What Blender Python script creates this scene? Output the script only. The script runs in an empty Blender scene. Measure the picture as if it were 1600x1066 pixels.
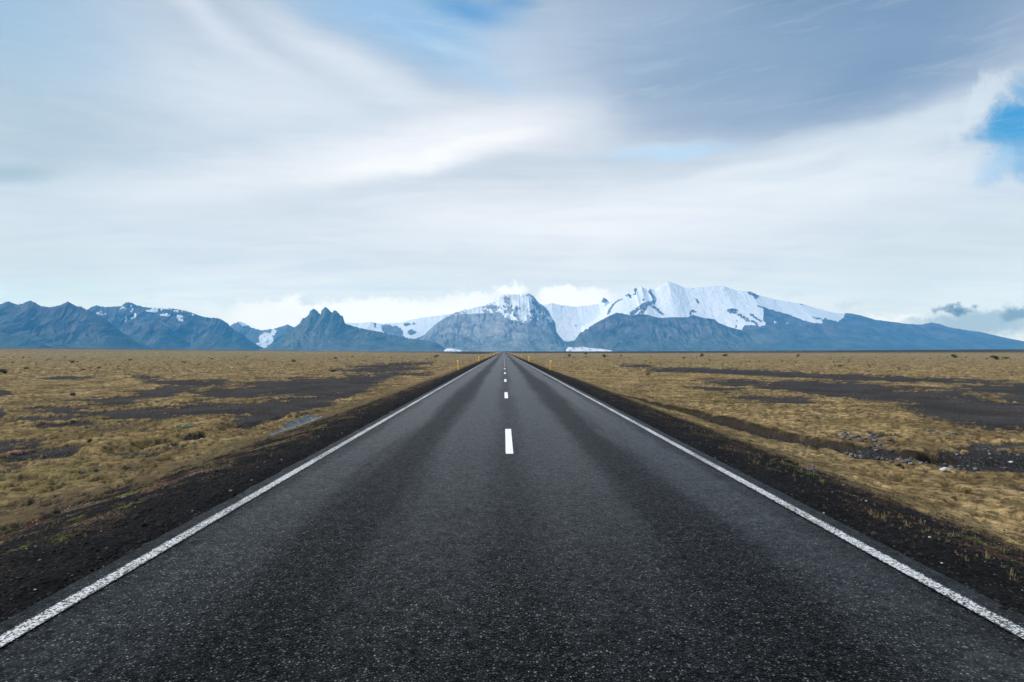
import bpy, math, random
import numpy as np
from math import radians as R, pi

random.seed(7)
rng = np.random.default_rng(11)
S = bpy.context.scene
COL = S.collection

# ------------------------------------------------------------------ camera
F = 933.0            # focal length in units of a 1600-wide frame
VX, VY = 787.0, 549.0  # where the road vanishes
CAMH = 1.75
cam = bpy.data.cameras.new("camera")
cam.sensor_width = 36.0
cam.lens = 36.0 * F / 1600.0
cam.clip_start = 0.1
cam.clip_end = 120000
co = bpy.data.objects.new("camera", cam)
COL.objects.link(co)
co.location = (0, 0, CAMH)
co.rotation_euler = (R(90) + math.atan((VY - 533) / F), 0, -math.atan((800 - VX) / F))
S.camera = co

# ------------------------------------------------------------------ colour, exposure
S.view_settings.view_transform = 'Standard'
S.view_settings.look = 'None'
S.view_settings.exposure = 0.0
S.view_settings.gamma = 1.0
S.view_settings.use_curve_mapping = False
S.cycles.use_denoising = True
S.cycles.denoiser = 'OPENIMAGEDENOISE'
S.cycles.max_bounces = 6
S.cycles.diffuse_bounces = 2
S.cycles.glossy_bounces = 2
S.cycles.volume_bounces = 1
S.cycles.sample_clamp_direct = 6.0
S.cycles.sample_clamp_indirect = 4.0
S.cycles.transparent_max_bounces = 8

SUN_AZ = -98.0   # degrees to the right of the road direction (negative = left)
SUN_EL = 38.0
BOXR, BOXT, RHO = 18200.0, 1960.0, 4.6e-5   # the box of air and its density
LH = (0.07, 0.30, 0.66)


def srgb(r, g, b):
    def f(c):
        c /= 255.0
        return c / 12.92 if c <= 0.04045 else ((c + 0.055) / 1.055) ** 2.4
    return (f(r), f(g), f(b), 1.0)


class NT:
    """small helper to write node trees"""
    def __init__(s, tree):
        s.t = tree
        s.n = tree.nodes
        s.l = tree.links

    def new(s, typ, **kw):
        n = s.n.new(typ)
        for k, v in kw.items():
            setattr(n, k, v)
        return n

    def put(s, sock, v):
        if isinstance(v, bpy.types.NodeSocket):
            s.l.new(v, sock)
        elif v is not None:
            sock.default_value = v

    def math(s, op, a, b=None, c=None, clamp=False):
        n = s.new('ShaderNodeMath', operation=op, use_clamp=clamp)
        s.put(n.inputs[0], a)
        if b is not None: s.put(n.inputs[1], b)
        if c is not None: s.put(n.inputs[2], c)
        return n.outputs[0]

    def vmath(s, op, a, b=None, out=0):
        n = s.new('ShaderNodeVectorMath', operation=op)
        s.put(n.inputs[0], a)
        if b is not None: s.put(n.inputs[1], b)
        return n.outputs[out]

    def mix(s, fac, a, b, blend='MIX'):
        n = s.new('ShaderNodeMix', data_type='RGBA', blend_type=blend)
        s.put(n.inputs[0], fac)
        s.put(n.inputs[6], a)
        s.put(n.inputs[7], b)
        return n.outputs[2]

    def noise(s, vec, scale, detail=4, rough=0.55, dist=0.0, out=0):
        n = s.new('ShaderNodeTexNoise')
        s.put(n.inputs['Vector'], vec)
        n.inputs['Scale'].default_value = scale
        n.inputs['Detail'].default_value = detail
        n.inputs['Roughness'].default_value = rough
        n.inputs['Distortion'].default_value = dist
        return n.outputs[out]

    def vor(s, vec, scale, feature='F1', rand=1.0):
        n = s.new('ShaderNodeTexVoronoi', feature=feature)
        s.put(n.inputs['Vector'], vec)
        n.inputs['Scale'].default_value = scale
        n.inputs['Randomness'].default_value = rand
        return n

    def ramp(s, fac, stops):
        n = s.new('ShaderNodeValToRGB')
        s.put(n.inputs[0], fac)
        e = n.color_ramp.elements
        while len(e) < len(stops): e.new(0.5)
        for i, (p, c) in enumerate(stops):
            e[i].position = p
            e[i].color = c if len(c) == 4 else (*c, 1)
        return n.outputs[0]

    def rng(s, v, a, b, c=0.0, d=1.0, smooth=False):
        n = s.new('ShaderNodeMapRange', interpolation_type='SMOOTHSTEP' if smooth else 'LINEAR')
        s.put(n.inputs[0], v)
        for i, q in enumerate((a, b, c, d)): n.inputs[i + 1].default_value = q
        return n.outputs[0]

    def mapping(s, vec, loc=(0, 0, 0), rot=(0, 0, 0), sc=(1, 1, 1), typ='POINT'):
        n = s.new('ShaderNodeMapping', vector_type=typ)
        s.put(n.inputs['Vector'], vec)
        n.inputs['Location'].default_value = loc
        n.inputs['Rotation'].default_value = rot
        n.inputs['Scale'].default_value = sc
        return n.outputs[0]


# ------------------------------------------------------------------ sky
W = bpy.data.worlds.new("World")
S.world = W
W.use_nodes = True
W.node_tree.nodes.clear()
w = NT(W.node_tree)
sky = w.new('ShaderNodeTexSky', sky_type='NISHITA', sun_disc=False)
sky.sun_elevation = R(SUN_EL)
sky.sun_rotation = R(SUN_AZ)
sky.air_density = 1.0
sky.dust_density = 0.6
sky.ozone_density = 2.0
SKYK = 0.10
base = w.mix(1.0, sky.outputs[0], (SKYK * 0.9, SKYK * 1.05, SKYK * 1.12, 1), 'MULTIPLY')
tc = w.new('ShaderNodeTexCoord')
D = w.vmath('NORMALIZE', tc.outputs['Generated'])
sep = w.new('ShaderNodeSeparateXYZ')
w.put(sep.inputs[0], D)
az = w.math('MULTIPLY', w.math('ARCTAN2', sep.outputs[0], sep.outputs[1]), 180 / pi)
el = w.math('MULTIPLY', w.math('ARCSINE', sep.outputs[2]), 180 / pi)
cmb = w.new('ShaderNodeCombineXYZ')
w.put(cmb.inputs[0], az)
w.put(cmb.inputs[1], el)
AE = cmb.outputs[0]
# slow warp for the high cloud, quick warp for the low banks
up = w.math('ADD', w.math('MAXIMUM', sep.outputs[2], 0.0), 0.12)
cp = w.new('ShaderNodeCombineXYZ')
w.put(cp.inputs[0], w.math('DIVIDE', sep.outputs[0], up))
w.put(cp.inputs[1], w.math('DIVIDE', sep.outputs[1], up))
PL = cp.outputs[0]
n_slow = w.noise(AE, 0.11, 3, 0.5, 0.3, out=1)
n_mid = w.noise(w.mapping(AE, rot=(0, 0, R(-14)), sc=(0.35, 1.3, 1)), 0.22, 5, 0.6, 0.4, out=1)
n_fast = w.noise(AE, 0.8, 8, 0.68, 0.0, out=1)
hf = (0.5, 0.5, 0.5)
warpS = w.vmath('ADD', AE, w.vmath('ADD',
        w.vmath('MULTIPLY', w.vmath('SUBTRACT', n_slow, hf), (2.6, 1.6, 0)),
        w.vmath('MULTIPLY', w.vmath('SUBTRACT', n_mid, hf), (3.2, 1.5, 0))))
warpF = w.vmath('ADD', AE, w.vmath('MULTIPLY', w.vmath('SUBTRACT', n_fast, hf), (3.4, 2.6, 0)))


n_gap = w.noise(AE, 0.35, 8, 0.62, 0.6, out=1)
warpG = w.vmath('ADD', AE, w.vmath('MULTIPLY', w.vmath('SUBTRACT', n_gap, hf), (6, 5, 0)))


def dirof(px, py):
    u, v = (px - VX) / F, (VY - py) / F
    return math.degrees(math.atan(u)), math.degrees(math.atan(v / math.sqrt(1 + u * u)))


def blob(cur, px, py, rx, ry, rot, colr, strength, inner=0.0, warp=warpS):
    a, e = dirof(px, py)
    k = math.degrees(1 / F)
    c = math.cos(R(a))
    m = w.mapping(warp, loc=(a, e, 0), rot=(0, 0, R(rot)), sc=(rx * k * c * c + 0.01, ry * k * c + 0.01, 1), typ='TEXTURE')
    m2 = w.vmath('MULTIPLY', m, (1, 1, 0))
    ln = w.vmath('LENGTH', m2, out=1)
    f = w.rng(ln, inner, 1.0, strength, 0.0, smooth=True)
    return w.mix(f, cur, colr)


# thin veil over the blue
veil_n = w.noise(w.mapping(PL, rot=(0, 0, R(35)), sc=(0.5, 1.6, 1)), 1.3, 6, 0.6, 0.6)
elv = w.rng(el, 2, 60, 0.97, 0.55)
veil = w.math('MULTIPLY', w.rng(veil_n, 0.25, 0.62, 0.80, 1.0), elv)
veil_col = w.mix(w.rng(el, 6.0, 44.0), srgb(226, 232, 239), srgb(188, 206, 224))
cur = w.mix(veil, base, veil_col)
C = lambda r, g, b: srgb(r, g, b)
BL = []   # px, py, rx, ry, rot, colour, strength, inner
# broad tone
BL += [(20, 150, 420, 230, 0, C(178, 199, 215), .9, .0),
       (10, 20, 460, 130, -8, C(158, 190, 218), .9, .0),
       (640, 30, 420, 90, -14, C(146, 190, 230), .85, .0),
       (330, 35, 330, 34, -24, C(214, 222, 236), .85, .0),
       (560, 105, 300, 46, -20, C(220, 228, 240), .85, .0),
       (470, 180, 440, 110, -6, C(220, 229, 240), .85, .0),
       (745, 8, 150, 30, -10, C(84, 156, 214), .85, .0),
       (810, 0, 60, 16, -4, C(70, 148, 210), .7, .0),
       (700, 70, 150, 16, -16, C(176, 208, 236), .6, .0),
       (775, 128, 95, 30, -16, C(166, 200, 234), .8, .0),
       (900, 110, 260, 100, -10, C(208, 218, 231), .85, .0)]
# grey-blue cloud, upper right
BL += [(1350, -20, 700, 250, -3, C(122, 150, 186), 1.0, .1),
       (1000, 60, 300, 130, -6, C(158, 180, 208), .7, .0),
       (1180, 110, 360, 120, -6, C(140, 166, 197), .85, .0),
       (1180, 180, 330, 50, -3, C(150, 172, 202), .7, .0),
       (1400, 110, 230, 80, 12, C(124, 153, 189), .75, .0),
       (1120, 60, 420, 14, 4, C(140, 166, 198), .35, .0),
       (1300, 150, 300, 12, 6, C(136, 161, 195), .35, .0)]
# white wisp and blue gap at the right edge
BL += [(1440, 205, 230, 52, 22, C(214, 225, 236), .95, .1),
       (1300, 225, 260, 34, 4, C(214, 225, 236), .8, .1)]
for b in BL:
    cur = blob(cur, *b)
BL = [(1618, 200, 104, 84, -14, C(70, 158, 214), .97, .35), (1575, 250, 60, 34, 10, C(130, 190, 230), .8, .0)]
for b in BL:
    cur = blob(cur, *b, warp=warpG)
BL = [(1528, 175, 26, 90, -28, C(216, 227, 238), .8, .0), (1560, 135, 80, 20, 26, C(206, 219, 232), .8, .0)]
for b in BL:
    cur = blob(cur, *b, warp=warpG)
# pale belt, streaks
BL = [(1250, 290, 460, 56, 0, C(224, 233, 242), .9, .1),
       (1050, 232, 180, 18, -2, C(188, 218, 244), .85, .0),
       (1180, 258, 230, 14, 4, C(228, 235, 243), .7, .0),
       (1230, 272, 160, 7, 3, C(205, 222, 238), .5, .0),
       (800, 200, 240, 70, 0, C(230, 233, 242), .85, .0),
       (620, 235, 400, 52, 12, C(240, 243, 249), .95, .0),
       (640, 254, 290, 26, 13, C(255, 255, 255), .75, .0),
       (730, 226, 190, 12, 12, C(255, 255, 255), .4, .0),
       (330, 290, 360, 60, 8, C(228, 234, 242), .7, .0),
       (450, 350, 230, 17, 9, C(205, 218, 230), .65, .0),
       (640, 308, 200, 14, 12, C(212, 223, 236), .6, .0),
       (20, 272, 130, 22, 14, C(158, 184, 202), .65, .0),
       (900, 345, 620, 95, 0, C(238, 241, 248), .9, .0),
       (1500, 400, 360, 90, 0, C(209, 221, 229), .8, .1),
       (60, 420, 300, 110, 0, C(205, 217, 226), .7, .1)]
for b in BL:
    cur = blob(cur, *b)
# fibrous texture in the high cloud
fib = w.noise(w.mapping(AE, rot=(0, 0, R(-12)), sc=(0.25, 1.4, 1)), 0.32, 7, 0.62, 0.8)
fib2 = w.noise(w.mapping(PL, rot=(0, 0, R(-30)), sc=(0.4, 2.4, 1)), 2.0, 6, 0.62, 0.5)
cur = w.mix(1.0, cur, w.ramp(w.math('MULTIPLY_ADD', fib, 0.6, w.math('MULTIPLY', fib2, 0.4)),
            [(0.28, (0.91, 0.94, 0.965)), (0.5, (1.01, 1.01, 1.01)), (0.72, (1.07, 1.06, 1.045))]), 'MULTIPLY')
wis = w.noise(w.mapping(warpS, rot=(0, 0, R(-13)), sc=(0.16, 1.5, 1)), 0.55, 9, 0.7, 0.5)
cur = w.mix(w.math('MULTIPLY', w.rng(wis, .50, .72, 0, .16, True), w.rng(el, 7, 16)), cur, C(226, 234, 243))
wis2 = w.noise(w.mapping(warpS, rot=(0, 0, R(16)), sc=(0.2, 1.2, 1)), 0.8, 9, 0.7, 0.8)
cur = w.mix(w.math('MULTIPLY', w.rng(wis2, .52, .75, 0, .10, True), w.rng(el, 12, 22)), cur, C(150, 182, 216))
# low cloud banks behind the mountains
LB = [(560, 500, 240, 34, 0, C(248, 250, 253), .95, .6), (430, 490, 78, 32, 0, C(243, 245, 250), .9, .4),
      (460, 474, 34, 17, 0, C(247, 249, 252), .9, .3), (478, 472, 22, 8, 6, C(205, 216, 230), .7, .1),
      (610, 483, 110, 24, 0, C(249, 250, 253), .9, .4), (720, 474, 90, 22, 8, C(250, 250, 253), .9, .4),
      (800, 455, 36, 14, 0, C(254, 254, 255), .9, .3), (895, 470, 85, 26, 0, C(250, 250, 253), .95, .5),
      (862, 455, 24, 10, 0, C(252, 252, 254), .9, .2), (885, 452, 26, 9, 0, C(252, 252, 254), .8, .2),
      (935, 452, 26, 10, 0, C(250, 250, 253), .7, .2), (265, 474, 80, 15, -8, C(226, 232, 240), .8, .1),
      (240, 466, 32, 9, -8, C(214, 224, 236), .6, .1), (330, 484, 60, 16, -8, C(232, 237, 243), .8, .1),
      (1055, 447, 70, 12, 0, C(222, 229, 238), .6, .1), (1255, 472, 70, 14, -8, C(224, 231, 239), .8, .1),
      (1330, 478, 34, 8, 0, C(198, 211, 226), .5, .0), (1240, 462, 28, 8, 0, C(206, 218, 230), .5, .0),
      (1410, 496, 90, 8, 0, C(240, 243, 247), .9, .3), (1530, 506, 150, 26, 0, C(158, 184, 206), .85, .3),
      (1500, 482, 42, 12, -14, C(98, 138, 172), .95, .2), (1600, 488, 52, 17, 0, C(122, 156, 184), .9, .2)]
for b in LB:
    cur = blob(cur, *b, warp=warpF)
# the low sky stands behind 18 km of air, so it is as bright as it must be out there
horiz = w.math('MAXIMUM', w.math('ABSOLUTE', sep.outputs[0]), w.math('ABSOLUTE', sep.outputs[1]))
path = w.math('MINIMUM', w.math('DIVIDE', BOXR, horiz), w.math('DIVIDE', BOXT, w.math('MAXIMUM', sep.outputs[2], 0.0005)))
T = w.math('EXPONENT', w.math('MULTIPLY', path, -RHO))
Tv = w.new('ShaderNodeCombineXYZ')
for i in range(3): w.put(Tv.inputs[i], T)
lost = w.vmath('MULTIPLY', w.vmath('SUBTRACT', (1, 1, 1), Tv.outputs[0]), LH)
cur = w.vmath('MAXIMUM', w.vmath('DIVIDE', w.vmath('SUBTRACT', cur, lost), Tv.outputs[0]), (0, 0, 0))
bg = w.new('ShaderNodeBackground')
w.put(bg.inputs[0], cur)
w.put(bg.inputs[1], 1.0)
out = w.new('ShaderNodeOutputWorld')
w.l.new(bg.outputs[0], out.inputs[0])

# ------------------------------------------------------------------ sun
sl = bpy.data.lights.new("sun", 'SUN')
sl.energy = 5.0
sl.angle = R(2.5)
sl.color = (1.0, 0.95, 0.87)
so = bpy.data.objects.new("sun", sl)
COL.objects.link(so)
a, e = R(SUN_AZ), R(SUN_EL)
from mathutils import Vector, Matrix
sd = Vector((math.sin(a) * math.cos(e), math.cos(a) * math.cos(e), math.sin(e)))
so.rotation_euler = sd.to_track_quat('Z', 'Y').to_euler()
so.location = (-40, 0, 60)

# ------------------------------------------------------------------ numeric noise
def _h(ix, iy, seed):
    n = (ix.astype(np.int64) * 374761393 + iy.astype(np.int64) * 668265263 + seed * 974634777) & 0xFFFFFFFF
    n = ((n ^ (n >> 13)) * 1274126177) & 0xFFFFFFFF
    n = n ^ (n >> 16)
    return n


def pn(x, y, seed=0):
    x0 = np.floor(x); y0 = np.floor(y)
    fx = x - x0; fy = y - y0
    u = fx * fx * fx * (fx * (fx * 6 - 15) + 10)
    v = fy * fy * fy * (fy * (fy * 6 - 15) + 10)
    def g(dx, dy):
        a = _h(x0 + dx, y0 + dy, seed) * (2 * pi / 4294967296.0)
        return np.cos(a) * (fx - dx) + np.sin(a) * (fy - dy)
    return (g(0, 0) * (1 - u) * (1 - v) + g(1, 0) * u * (1 - v) + g(0, 1) * (1 - u) * v + g(1, 1) * u * v) * 1.5


def fbm(x, y, o=4, seed=0, gain=0.5, lac=2.03):
    s = 0; a = 1.0; t = 0
    for i in range(o):
        s = s + a * pn(x * lac ** i + 17.3 * i, y * lac ** i - 9.1 * i, seed + i)
        t += a
        a *= gain
    return s / t


def ridged(x, y, o=4, seed=0, gain=0.5, lac=2.1):
    s = 0; a = 1.0; t = 0
    for i in range(o):
        s = s + a * (1 - np.abs(pn(x * lac ** i + 5.3 * i, y * lac ** i - 3.1 * i, seed + i)) * 2)
        t += a
        a *= gain
    return s / t


def ss(v, a, b):
    t = np.clip((v - a) / (b - a), 0, 1)
    return t * t * (3 - 2 * t)


def polyd(x, y, pts):
    """distance to a polyline"""
    best = np.full(x.shape, 1e9)
    for (x0, y0), (x1, y1) in zip(pts[:-1], pts[1:]):
        dx, dy = x1 - x0, y1 - y0
        t = np.clip(((x - x0) * dx + (y - y0) * dy) / (dx * dx + dy * dy + 1e-9), 0, 1)
        best = np.minimum(best, np.hypot(x - x0 - t * dx, y - y0 - t * dy))
    return best


def grid_mesh(name, V, nr, nc, attrs=None, cols=None, closed=False, smooth=True):
    me = bpy.data.meshes.new(name)
    me.vertices.add(nr * nc)
    me.vertices.foreach_set('co', V.astype(np.float32).ravel())
    i = np.arange(nr - 1)[:, None]
    cc = nc if closed else nc - 1
    j = np.arange(cc)[None, :]
    j2 = (j + 1) % nc
    f = np.stack([i * nc + j, i * nc + j2, (i + 1) * nc + j2, (i + 1) * nc + j], -1).reshape(-1, 4).astype(np.int32)
    n = len(f)
    me.loops.add(n * 4)
    me.polygons.add(n)
    me.loops.foreach_set('vertex_index', f.ravel())
    me.polygons.foreach_set('loop_start', np.arange(0, n * 4, 4, dtype=np.int32))
    me.polygons.foreach_set('use_smooth', np.full(n, smooth))
    for k, v in (attrs or {}).items():
        at = me.attributes.new(k, 'FLOAT', 'POINT')
        at.data.foreach_set('value', v.astype(np.float32).ravel())
    for k, v in (cols or {}).items():
        at = me.attributes.new(k, 'FLOAT_COLOR', 'POINT')
        c4 = np.ones((nr * nc, 4), np.float32)
        c4[:, :3] = v.reshape(-1, 3)
        at.data.foreach_set('color', c4.ravel())
    me.update(calc_edges=True)
    me.validate()
    return me


def tri_mesh(name, V, faces, mats=(), attrs_face_col=None, smooth=False, face_mat=None):
    me = bpy.data.meshes.new(name)
    me.from_pydata([tuple(v) for v in V], [], [tuple(f) for f in faces])
    for m in mats: me.materials.append(m)
    if smooth: me.polygons.foreach_set('use_smooth', [True] * len(me.polygons))
    if face_mat is not None: me.polygons.foreach_set('material_index', face_mat)
    me.update()
    return me


def link(name, me, mat=None, parent=None, loc=None, rot=None, kind=None):
    o = bpy.data.objects.new(name, me)
    COL.objects.link(o)
    if mat is not None and me is not None and not me.materials: me.materials.append(mat)
    if parent is not None: o.parent = parent
    if loc is not None: o.location = loc
    if rot is not None: o.rotation_euler = rot
    if kind: o['kind'] = kind
    return o


def tag(o, label, cat, group=None):
    o['label'] = label
    o['category'] = cat
    if group: o['group'] = group
    return o


def mat(name):
    m = bpy.data.materials.new(name)
    m.use_nodes = True
    t = NT(m.node_tree)
    b = m.node_tree.nodes['Principled BSDF']
    return m, t, b


def bump(t, b, h, strength=0.5, dist=0.01):
    n = t.new('ShaderNodeBump')
    n.inputs['Strength'].default_value = strength
    n.inputs['Distance'].default_value = dist
    t.put(n.inputs['Height'], h)
    t.l.new(n.outputs[0], b.inputs['Normal'])
    return n


# ------------------------------------------------------------------ terrain shape
def P2W(px, py, h=2.55):
    Y = F * h / (py - VY)
    return ((px - VX) / F * Y, Y)


STREAM = [P2W(*p) for p in [(985, 634), (1030, 643), (1110, 664), (1200, 690), (1300, 709), (1400, 724), (1500, 731), (1620, 738), (1900, 752), (2300, 760)]]
STREAM = [(a_ * 1.08, b_ * 1.08) for a_, b_ in STREAM]
LDITCH = [P2W(*p) for p in [(40, 712), (120, 704), (212, 697), (300, 683), (400, 660), (500, 643)]]


def road_profile(s):
    return np.interp(s, [0, 3.2, 3.40, 3.55, 4.4, 5.2, 6.4, 7.6, 9.0], [-.075, -.075, -.052, -.030, -.10, -.28, -.62, -.82, -.84])


def ground_z(x, y, moss=None):
    s = np.abs(x)
    z = road_profile(s)
    off = ss(s, 5.0, 12.0)
    r = np.hypot(x, y)
    z = z + off * (0.14 * fbm(x / 9, y / 9, 4, 3) + 0.25 * fbm(x / 40, y / 40, 2, 9) * ss(s, 9, 30))
    # stream channel on the right
    d = polyd(x, y, STREAM) + 0.22 * fbm(x / 1.2, y / 1.2, 3, 31)
    z = z - 0.30 * (1 - ss(d, 0.30, 0.62 + 0.05 * np.clip(x - 8, 0, 20)))
    d2 = polyd(x, y, LDITCH) + 0.3 * fbm(x / 1.5, y / 1.5, 3, 37)
    z = z - 0.16 * (1 - ss(d2, 0.1, 0.6))
    # slow rise of the outwash plain towards the mountains, off the road line
    u = x / np.maximum(y, 1.0)
    rise = np.where(u < 0, 0.0050 * ss(-u, 0.05, 0.9), 0.0030 * ss(u, 0.05, 0.9))
    rise = np.where(y > 0, rise, 0)
    z = z + rise * np.clip(r - 350, 0, 7000)
    return z


# polar grid about the place where the road is looked at: fine near, coarse far
a1 = np.linspace(-R(58), R(58), 1380)
a2 = np.linspace(R(58), R(302), 150)[1:-1]
ang = np.concatenate([a1, a2])
rr = np.concatenate([np.geomspace(0.6, 2.4, 14)[:-1], np.geomspace(2.4, 70, 560)[:-1], np.geomspace(70, 17900, 280)])
nr, nc = len(rr), len(ang)
RR, AA = np.meshgrid(rr, ang, indexing='ij')
GX = RR * np.sin(AA)
GY = RR * np.cos(AA)
front = GY > 1.0
Yc = np.where(front, GY, 1.0)
PX = np.where(front, VX + F * GX / Yc, 5000.0)
PY = np.where(front, VY + F * 2.55 / Yc, 5000.0)
# cover: 1 = moss mat, 0 = black sand and gravel
wn1 = fbm(GX / 3.0, GY / 3.0, 5, 51)
wn2 = fbm(GX / 0.7, GY / 0.7, 4, 61)
wn3 = fbm(GX / 30.0, GY / 30.0, 5, 71)
PATCH = [  # cx, cy, rx, ry, slope of black sand seen on the plain
    (110, 590, 48, 4, 0), (232, 589, 28, 3, 0), (300, 597, 70, 5, 0), (222, 619, 95, 9, -.15), (362, 612, 60, 10, 0),
    (480, 603, 120, 14, -.03), (300, 637, 65, 7, -.12), (455, 632, 90, 15, -.2), (350, 640, 70, 8, -.12), (300, 684, 110, 6, -.24),
    (410, 657, 60, 6, -.25), (75, 702, 60, 9, -.1), (4, 648, 18, 9, 0), (6, 614, 20, 7, 0), (110, 661, 60, 7, 0),
    (105, 641, 55, 5, 0), (262, 651, 28, 5, 0), (610, 570, 70, 3, -.05), (600, 577, 70, 4, -.03), (640, 584, 40, 3, 0),
    (735, 551.5, 40, 1.6, 0), (200, 646, 90, 6, 0), (30, 690, 60, 4, 0), (560, 592, 60, 8, -.1), (540, 612, 50, 10, -.25),
    (995, 572, 30, 3, 0), (1060, 578, 60, 4, 0), (1170, 582, 140, 5, .03), (1150, 597, 55, 6, 0), (1125, 608, 55, 4, 0.05),
    (1185, 624, 60, 6, .1), (1400, 592, 260, 5, .03), (1510, 641, 150, 30, .2), (1340, 612, 150, 15, .08), (1600, 610, 130, 12, 0),
    (1250, 603, 90, 10, 0), (1378, 680, 32, 4, .1), (1240, 628, 40, 5, 0), (1540, 704, 120, 6, 0.02), (1640, 650, 150, 34, .0)]
dark = np.zeros_like(GX)
pxw = PX + 26 * wn1 + 8 * wn2
pyw = PY + (PY - VY) * 0.16 * wn1 + (PY - VY) * 0.05 * wn2
for cx, cy, rx, ry, sl_ in PATCH:
    qx = (pxw - cx) / rx
    qy = (pyw - cy - sl_ * (pxw - cx)) / ry
    dark = np.maximum(dark, 1.25 - np.sqrt(qx * qx + qy * qy) * 1.0)
far_dark = ss(RR, 520, 1100) * ss(fbm(GX / 400, GY / 150, 3, 81) + np.where(GX > 0, .35, -.25) + ss(RR, 1500, 4000) * .5, -.1, .15)
mottle = ss(wn3, 0.22, 0.42) * 0.5
dark = dark + .10 * (GX < 0)
moss = 1 - ss(dark + 0.45 * wn1 + 0.5 * wn2 + .35 * fbm(GX / .16, GY / .2, 3, 65) * (1 - ss(RR, 30, 70)), 0.14, 0.52)
moss = moss * (1 - far_dark) * (1 - mottle * (PX > 4000))
sx = np.abs(GX)
edgeL = np.interp(GY, [0, 5, 8, 15, 25, 50, 200], [6.9, 6.8, 6.6, 6.0, 5.5, 4.5, 4.1])
edgeR = np.interp(GY, [0, 5, 10, 40, 60, 200], [5.3, 5.3, 5.5, 5.3, 4.8, 4.3])
edge = np.where(GX < 0, edgeL, edgeR) + 0.45 * wn1 + 0.55 * fbm(GX / .33, GY / .5, 4, 67, .6) + 0.30 * wn2 * np.where(GX < 0, 1.8, 0.7)
shoulder = 1 - ss(sx - edge, -0.10, 0.12)
moss = moss * (1 - shoulder)
dS = polyd(GX, GY, STREAM) + 0.22 * fbm(GX / 1.2, GY / 1.2, 3, 31)
bed = 1 - ss(dS, 0.34, 0.62 + 0.07 * np.clip(GX - 8, 0, 20))
bed = np.maximum(bed, ss(1.2 - np.sqrt(((PX + 14 * wn2 - 1368) / 62) ** 2 + ((PY + 4 * wn2 - 709 - .12 * (PX - 1368)) / 11) ** 2), .0, .3))
bed = np.maximum(bed, ss(1.2 - np.sqrt(((PX + 14 * wn2 - 1560) / 118) ** 2 + ((PY + 4 * wn2 - 722 - .05 * (PX - 1560)) / 17) ** 2), .0, .3) * (PX < 2000))
moss = moss * (1 - bed)
GZ = ground_z(GX, GY)
# moss cushions with crevices between them
hum = fbm(GX / 0.42, GY / 0.42, 4, 91, 0.55)
hum2 = fbm(GX / 1.6, GY / 1.6, 3, 101)
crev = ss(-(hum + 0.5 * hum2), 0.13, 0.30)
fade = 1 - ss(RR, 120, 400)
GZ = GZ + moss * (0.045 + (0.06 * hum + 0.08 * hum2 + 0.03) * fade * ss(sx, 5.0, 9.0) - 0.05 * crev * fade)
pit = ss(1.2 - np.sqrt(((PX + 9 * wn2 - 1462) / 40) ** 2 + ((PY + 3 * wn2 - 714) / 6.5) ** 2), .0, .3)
GZ = GZ - 0.28 * pit
# loose gravel relief
GZ = GZ + (1 - moss) * 0.022 * fbm(GX / 0.13, GY / 0.13, 2, 111) * (1 - ss(RR, 20, 60)) * ss(sx, 3.3, 3.6)
# dents where turf has broken away along the shoulder on the right
BREAK = [P2W(1230, 734, 2.2), P2W(1270, 748, 2.2), P2W(1300, 757, 2.2)]
BREAK2 = [P2W(1430, 778, 2.3), P2W(1480, 792, 2.3), P2W(1530, 803, 2.3), P2W(1600, 822, 2.3)]
for B in (BREAK, BREAK2):
    db = polyd(GX, GY, B) + 0.06 * wn2
    q = 1 - ss(db, 0.03, 0.11)
    GZ = GZ - 0.10 * q
    moss = moss * (1 - q)
# colours (albedo) of the cover; shade is put in at hollow and bank
tan1 = np.array([0.43, 0.308, 0.145]); tan2 = np.array([0.24, 0.170, 0.080]); olive = np.array([0.13, 0.118, 0.045])
brn = np.array([0.075, 0.052, 0.028]); crv = np.array([0.035, 0.026, 0.016])
tt = ss(fbm(GX / 2.2, GY / 2.2, 4, 121), -.35, .35)[..., None]
mc = tan2 * (1 - tt) + tan1 * tt
fine = ss(fbm(GX / 0.28, GY / 0.28, 3, 131), -.4, .4)[..., None]
mc = mc * (0.55 + 0.66 * fine)
mc = mc * (1 + (0.65 * fbm(GX / .10, GY / .13, 3, 301, .6) * (1 - ss(RR, 18, 45)) + 0.55 * fbm(GX / .75, GY / .8, 4, 305, .65) + .45 * fbm(GX / 3.2, GY / 5, 4, 309, .65) * ss(RR, 10, 40)))[..., None].clip(-.7, .8)
streak = ss(fbm(GX / 2.4, GY / 3.6, 5, 191, .6), .02, .34) * np.where(GX < 0, .8, .55) * ss(sx, 6.3, 8)
mc = mc * (1 - streak[..., None]) + np.array([.085, .062, .028]) * streak[..., None]
nick = ss(fbm(GX / .22, GY / .16, 3, 195, .55) + .3 * hum2, .08, .26) * (1 - ss(RR, 28, 60))
mc = mc * (1 - .75 * nick[..., None]) + brn * .6 * .75 * nick[..., None]
nick2 = ss(fbm(GX / .9, GY / .9, 4, 197, .65), .16, .32) * ss(RR, 14, 30) * (1 - ss(RR, 200, 500))
mc = mc * (1 - .6 * nick2[..., None]) + brn * .6 * nick2[..., None]
og = (ss(fbm(GX / 5, GY / 5, 3, 141) + 0.35 * wn2, 0.18, 0.42) * 0.55 * np.where(GX < 0, 1.0, .7))[..., None]
mc = mc * (1 - og) + olive * (0.7 + .6 * fine) * og
leftbrown = (ss(-GX, 6, 9) * (1 - ss(GY, 16, 30)) * 0.30)[..., None]
mc = mc * (1 - leftbrown) + np.array([.17, .125, .045]) * leftbrown
far_t = ss(RR, 60, 260)[..., None]
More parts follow.
